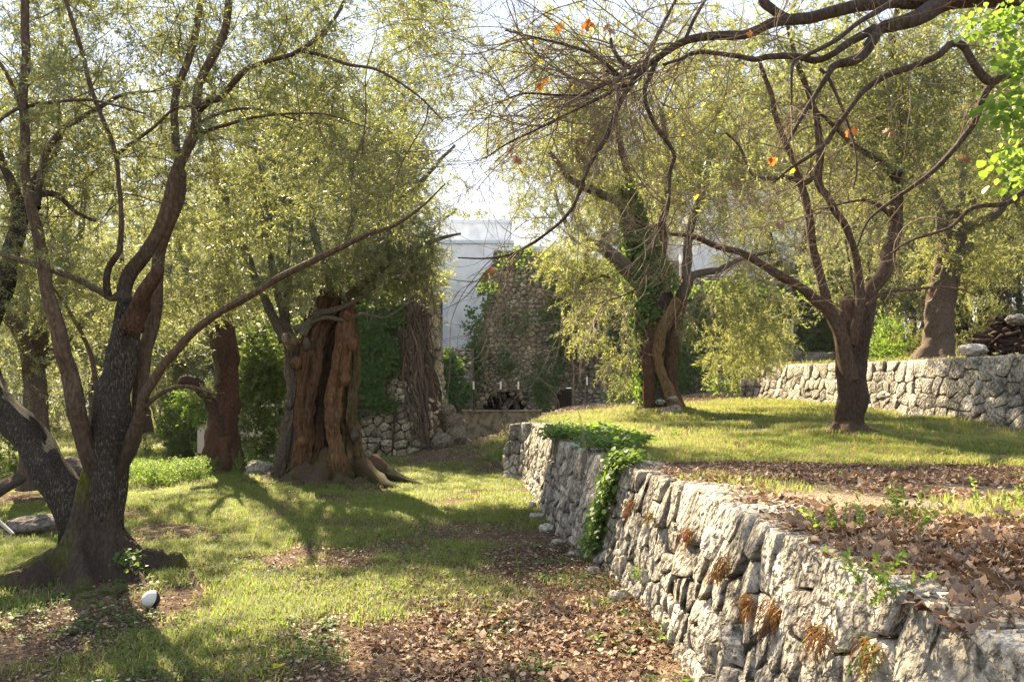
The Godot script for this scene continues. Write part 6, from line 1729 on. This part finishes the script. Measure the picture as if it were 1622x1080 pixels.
	for i in 90:
		var u := rng.randf(); var v := rng.randf()
		var px := lerpf(1556.0, 1650.0, u); var topy := 558.0 - 62.0 * ss(1548.0, 1600.0, px)
		var p := at(px, lerpf(560.0, topy, v), 16.0 + rr(-0.5, 0.5) * (1.0 - v * 0.6))
		if i < 3:
			var mb := MB.new()
			var r := 0.05
			var pts: Array[Vector3] = [Vector3(-0.42, 0, 0), Vector3(-0.1, rr(-0.07, 0.07), rr(-0.05, 0.05)), Vector3(0.2, rr(-0.06, 0.06), 0), Vector3(0.42, 0, 0)]
			var c := curve(pts, PackedFloat32Array([r, r * 0.95, r * 0.88, r * 0.8]), 0.12)
			var o := thing("firewood_log", "dark twisted log in the heaped woodpile on the upper terrace wall", "log", Vector3.ZERO, "logs of the woodpile")
			tube(mb, c[0], c[1], 8, Color(0.085, 0.05, 0.038), 0.35, 1.0, true, 0.2)
			part("bark", mb.mesh(M.bark), o)
			mb = MB.new()
			tube(mb, PackedVector3Array([Vector3(0.415, 0, 0), Vector3(0.424, 0, 0)]), PackedFloat32Array([r * 0.74, r * 0.7]), 8, Color(0.22, 0.14, 0.09), 0.1, 1.0, true)
			part("cut_end", mb.mesh(M.twig), o)
			if i == 0: first = o
			o.position = p; o.rotation = Vector3(rr(-0.4, 0.4), rr(-1.0, 1.0), rr(-0.35, 0.35))
		else:
			var o: Node3D = first.duplicate()
			o.name = numbered("firewood_log")
			add_child(o, true)
			o.position = p; o.rotation = Vector3(rr(-0.7, 0.7), rr(-1.6, 1.6), rr(-0.6, 0.6)); o.scale = Vector3(rr(0.5, 1.1), rr(0.35, 1.0), rr(0.35, 1.0))
	rock("stone", "bright pale stone left of the woodpile on top of the wall", [at(1542, 562, 15.2), Vector3(0.28, 0.12, 0.2)], Color(0.55, 0.50, 0.42), 0.0, "stone")
	rock("stone", "flat stone standing at the right of the woodpile top", [at(1612, 512, 15.4), Vector3(0.2, 0.1, 0.2)], Color(0.3, 0.27, 0.22), 0.0, "stone")

# ---------------------------------------------------------------- ground cover

func on_ground(x: float, d: float, fn: int) -> Vector3:
	return Vector3(x, low_y(x, d) if fn == 0 else ter_y(x, d) if fn == 1 else up_y(x, d), -d)

func cover() -> void:
	rng.seed = 500
	var sets := {}
	for q in ["grass_short", "grass_long", "grass_tall", "weeds", "litter_0", "litter_1", "litter_2", "litter_small_0", "litter_small_1", "litter_small_2"]: sets[q] = []
	# regions: which ground, nearest, farthest, tries, left at distance d, right at distance d
	for q in [[0, 3.6, 9.0, 24000], [0, 9.0, 19.0, 34000], [0, 19.0, 45.0, 18000], [1, 1.2, 5.5, 14000], [1, 5.5, 12.0, 26000], [1, 12.0, 27.0, 26000], [2, 10.0, 26.0, 5000]]:
		var fn: int = q[0]
		for i in int(q[3]):
			var d := lerpf(q[1], q[2], pow(rng.randf(), 0.8))
			var edge := 0.68 * d
			var lo := -edge; var hi := along(WALL, d, 1) - 0.12 if d < 17.0 else 1.5
			if fn == 1:
				lo = along(WALL, d, 1) + (0.20 + rr(-0.06, 0.16)) if d < 16.3 else lerpf(0.5, -0.6, ss(16.3, 18.0, d)); hi = minf(edge, along(BACK, d, 1) - 0.1)
			elif fn == 2:
				lo = along(BACK, d, 1) + 0.1; hi = lo + 6.0
			if hi <= lo: continue
			var x := rr(lo, hi)
			var g := grass_at(x, d, fn); var l := litter_at(x, d, fn)
			var p := on_ground(x, d, fn)
			var u := rng.randf()
			var bs := Basis(Vector3.UP, rng.randf() * TAU)
			var far := clampf(d / 12.0, 0.8, 2.2)
			if u < l * (0.30 if fn == 0 else 0.45):
				var s := ("litter_%d" if (fn == 1 and d < 6.5) or (fn == 0 and d < 6.5 and x > -0.8) else "litter_small_%d") % (rng.randi() % 3)
				var k := rr(0.75, 1.15) * (1.0 if d < 10.0 else far * 0.85)
				sets[s].append(Transform3D((Basis(Vector3.RIGHT, rr(-0.08, 0.08)) * bs).scaled(Vector3(k, k, k)), p + Vector3(0, 0.004, 0)))
			if rng.randf() < g:
				var lush := fn == 1 and d > 7.0 and nz.get_noise_2d(x * 14.0, d * 14.0) > -0.1
				var s := "grass_long" if lush or rng.randf() < 0.17 else "grass_short"
				if d > 28.0: s = "grass_long"
				var k := rr(0.7, 1.3) * (1.0 if d < 12.0 else clampf(d / 12.0, 1.0, 2.4))
				if s == "grass_long" and not lush and d < 20.0: k *= 0.7
				sets[s].append(Transform3D(bs.scaled(Vector3(k, k * (0.85 if d > 14.0 else 1.0), k)), p))
			elif fn == 0 and d < 11.0 and rng.randf() < 0.12 and nz.get_noise_2d(x * 18.0 + 9.0, d * 18.0) > 0.05:
				sets["weeds"].append(Transform3D(bs.scaled(Vector3.ONE * rr(0.5, 0.95)), p))
	for q in [[6.6, 6.2, 1.0], [3.1, 3.2, 0.4], [4.9, 6.0, 0.5]]:
		for i in 40:
			var x: float = q[0] + rr(-1, 1) * q[2]; var d: float = q[1] + rr(-0.4, 0.4)
			sets["grass_tall"].append(Transform3D(Basis(Vector3.UP, rng.randf() * TAU).scaled(Vector3.ONE * rr(0.4, 0.9)), on_ground(x, d, 1)))
	var lab := {"grass_short": "short patchy grass of the lawn and terrace", "grass_long": "lush green grass of the terrace", "grass_tall": "taller grass tufts at the right of the terrace", "weeds": "small broad-leaved weeds in the lawn"}
	for s in sets:
		var name_ := "fallen_leaves" if s.begins_with("litter") else "ground_weeds" if s == "weeds" else "grass"
		var o := scatter(name_, sprig_mesh[s], sets[s], self)
		tag(o, lab.get(s, "dry brown fallen leaves scattered over the ground"), "", "", "stuff")

# ---------------------------------------------------------------- the scene

func _ready() -> void:
	var cam := Camera3D.new()
	cam.name = "camera"
	cam.near = 0.05
	cam.far = 900.0
	cam.set_frustum(0.05 * 1080.0 / FOCAL, Vector2(0, 0.05 * 100.0 / FOCAL), 0.05, 900.0)
	add_child(cam)
	cam.position = Vector3(0, EYE, 0)
	cam.current = true
	var env := Environment.new()
	env.background_mode = Environment.BG_SKY
	var sm := ProceduralSkyMaterial.new()
	sm.sky_top_color = Color(0.70, 0.77, 0.88)
	sm.sky_horizon_color = Color(0.97, 0.97, 0.97)
	sm.sky_curve = 0.22
	sm.ground_bottom_color = Color(0.35, 0.32, 0.25)
	sm.ground_horizon_color = Color(0.80, 0.84, 0.86)
	sm.sun_angle_max = 40.0
	sm.sun_curve = 0.12
	sm.energy_multiplier = 0.35
	var sky := Sky.new()
	sky.sky_material = sm
	env.sky = sky
	env.tonemap_mode = Environment.TONE_MAPPER_LINEAR
	env.tonemap_exposure = 5.9
	env.sdfgi_enabled = true
	env.ssao_enabled = true
	env.ssil_enabled = true
	env.fog_enabled = true
	env.fog_density = 0.00025
	env.fog_light_color = Color(0.92, 0.94, 0.96)
	var we := WorldEnvironment.new()
	we.name = "world_environment"
	we.environment = env
	add_child(we)
	var sun := DirectionalLight3D.new()
	sun.name = "sun"
	sun.light_color = Color(1.0, 0.92, 0.78)
	sun.light_energy = 1.6
	sun.light_angular_distance = 0.5
	sun.shadow_enabled = true
	add_child(sun)
	var az := deg_to_rad(27.0); var el := deg_to_rad(38.0)
	var to_sun := Vector3(-sin(az) * cos(el), sin(el), -cos(az) * cos(el))
	sun.look_at_from_position(to_sun * 50.0, Vector3.ZERO)
	nz.seed = 7; nz.noise_type = FastNoiseLite.TYPE_SIMPLEX_SMOOTH; nz.frequency = 0.05; nz.fractal_type = FastNoiseLite.FRACTAL_NONE
	ridge.seed = 8; ridge.noise_type = FastNoiseLite.TYPE_SIMPLEX_SMOOTH; ridge.frequency = 0.04; ridge.fractal_type = FastNoiseLite.FRACTAL_RIDGED; ridge.fractal_octaves = 2
	var t0 := Time.get_ticks_msec()
	materials()
	sprig_meshes()
	ground()
	print("ground ", Time.get_ticks_msec() - t0)
	walls()
	house()
	print("walls ", Time.get_ticks_msec() - t0)
	near_olive()
	small_olive()
	old_olive()
	ivy_olive()
	pruned_tree()
	overhang()
	hill_olive()
	far_trees()
	far_bushes()
	print("trees ", Time.get_ticks_msec() - t0)
	ivies()
	gnarled_stems()
	plants()
	small_things()
	cover()
	print("all ", Time.get_ticks_msec() - t0)
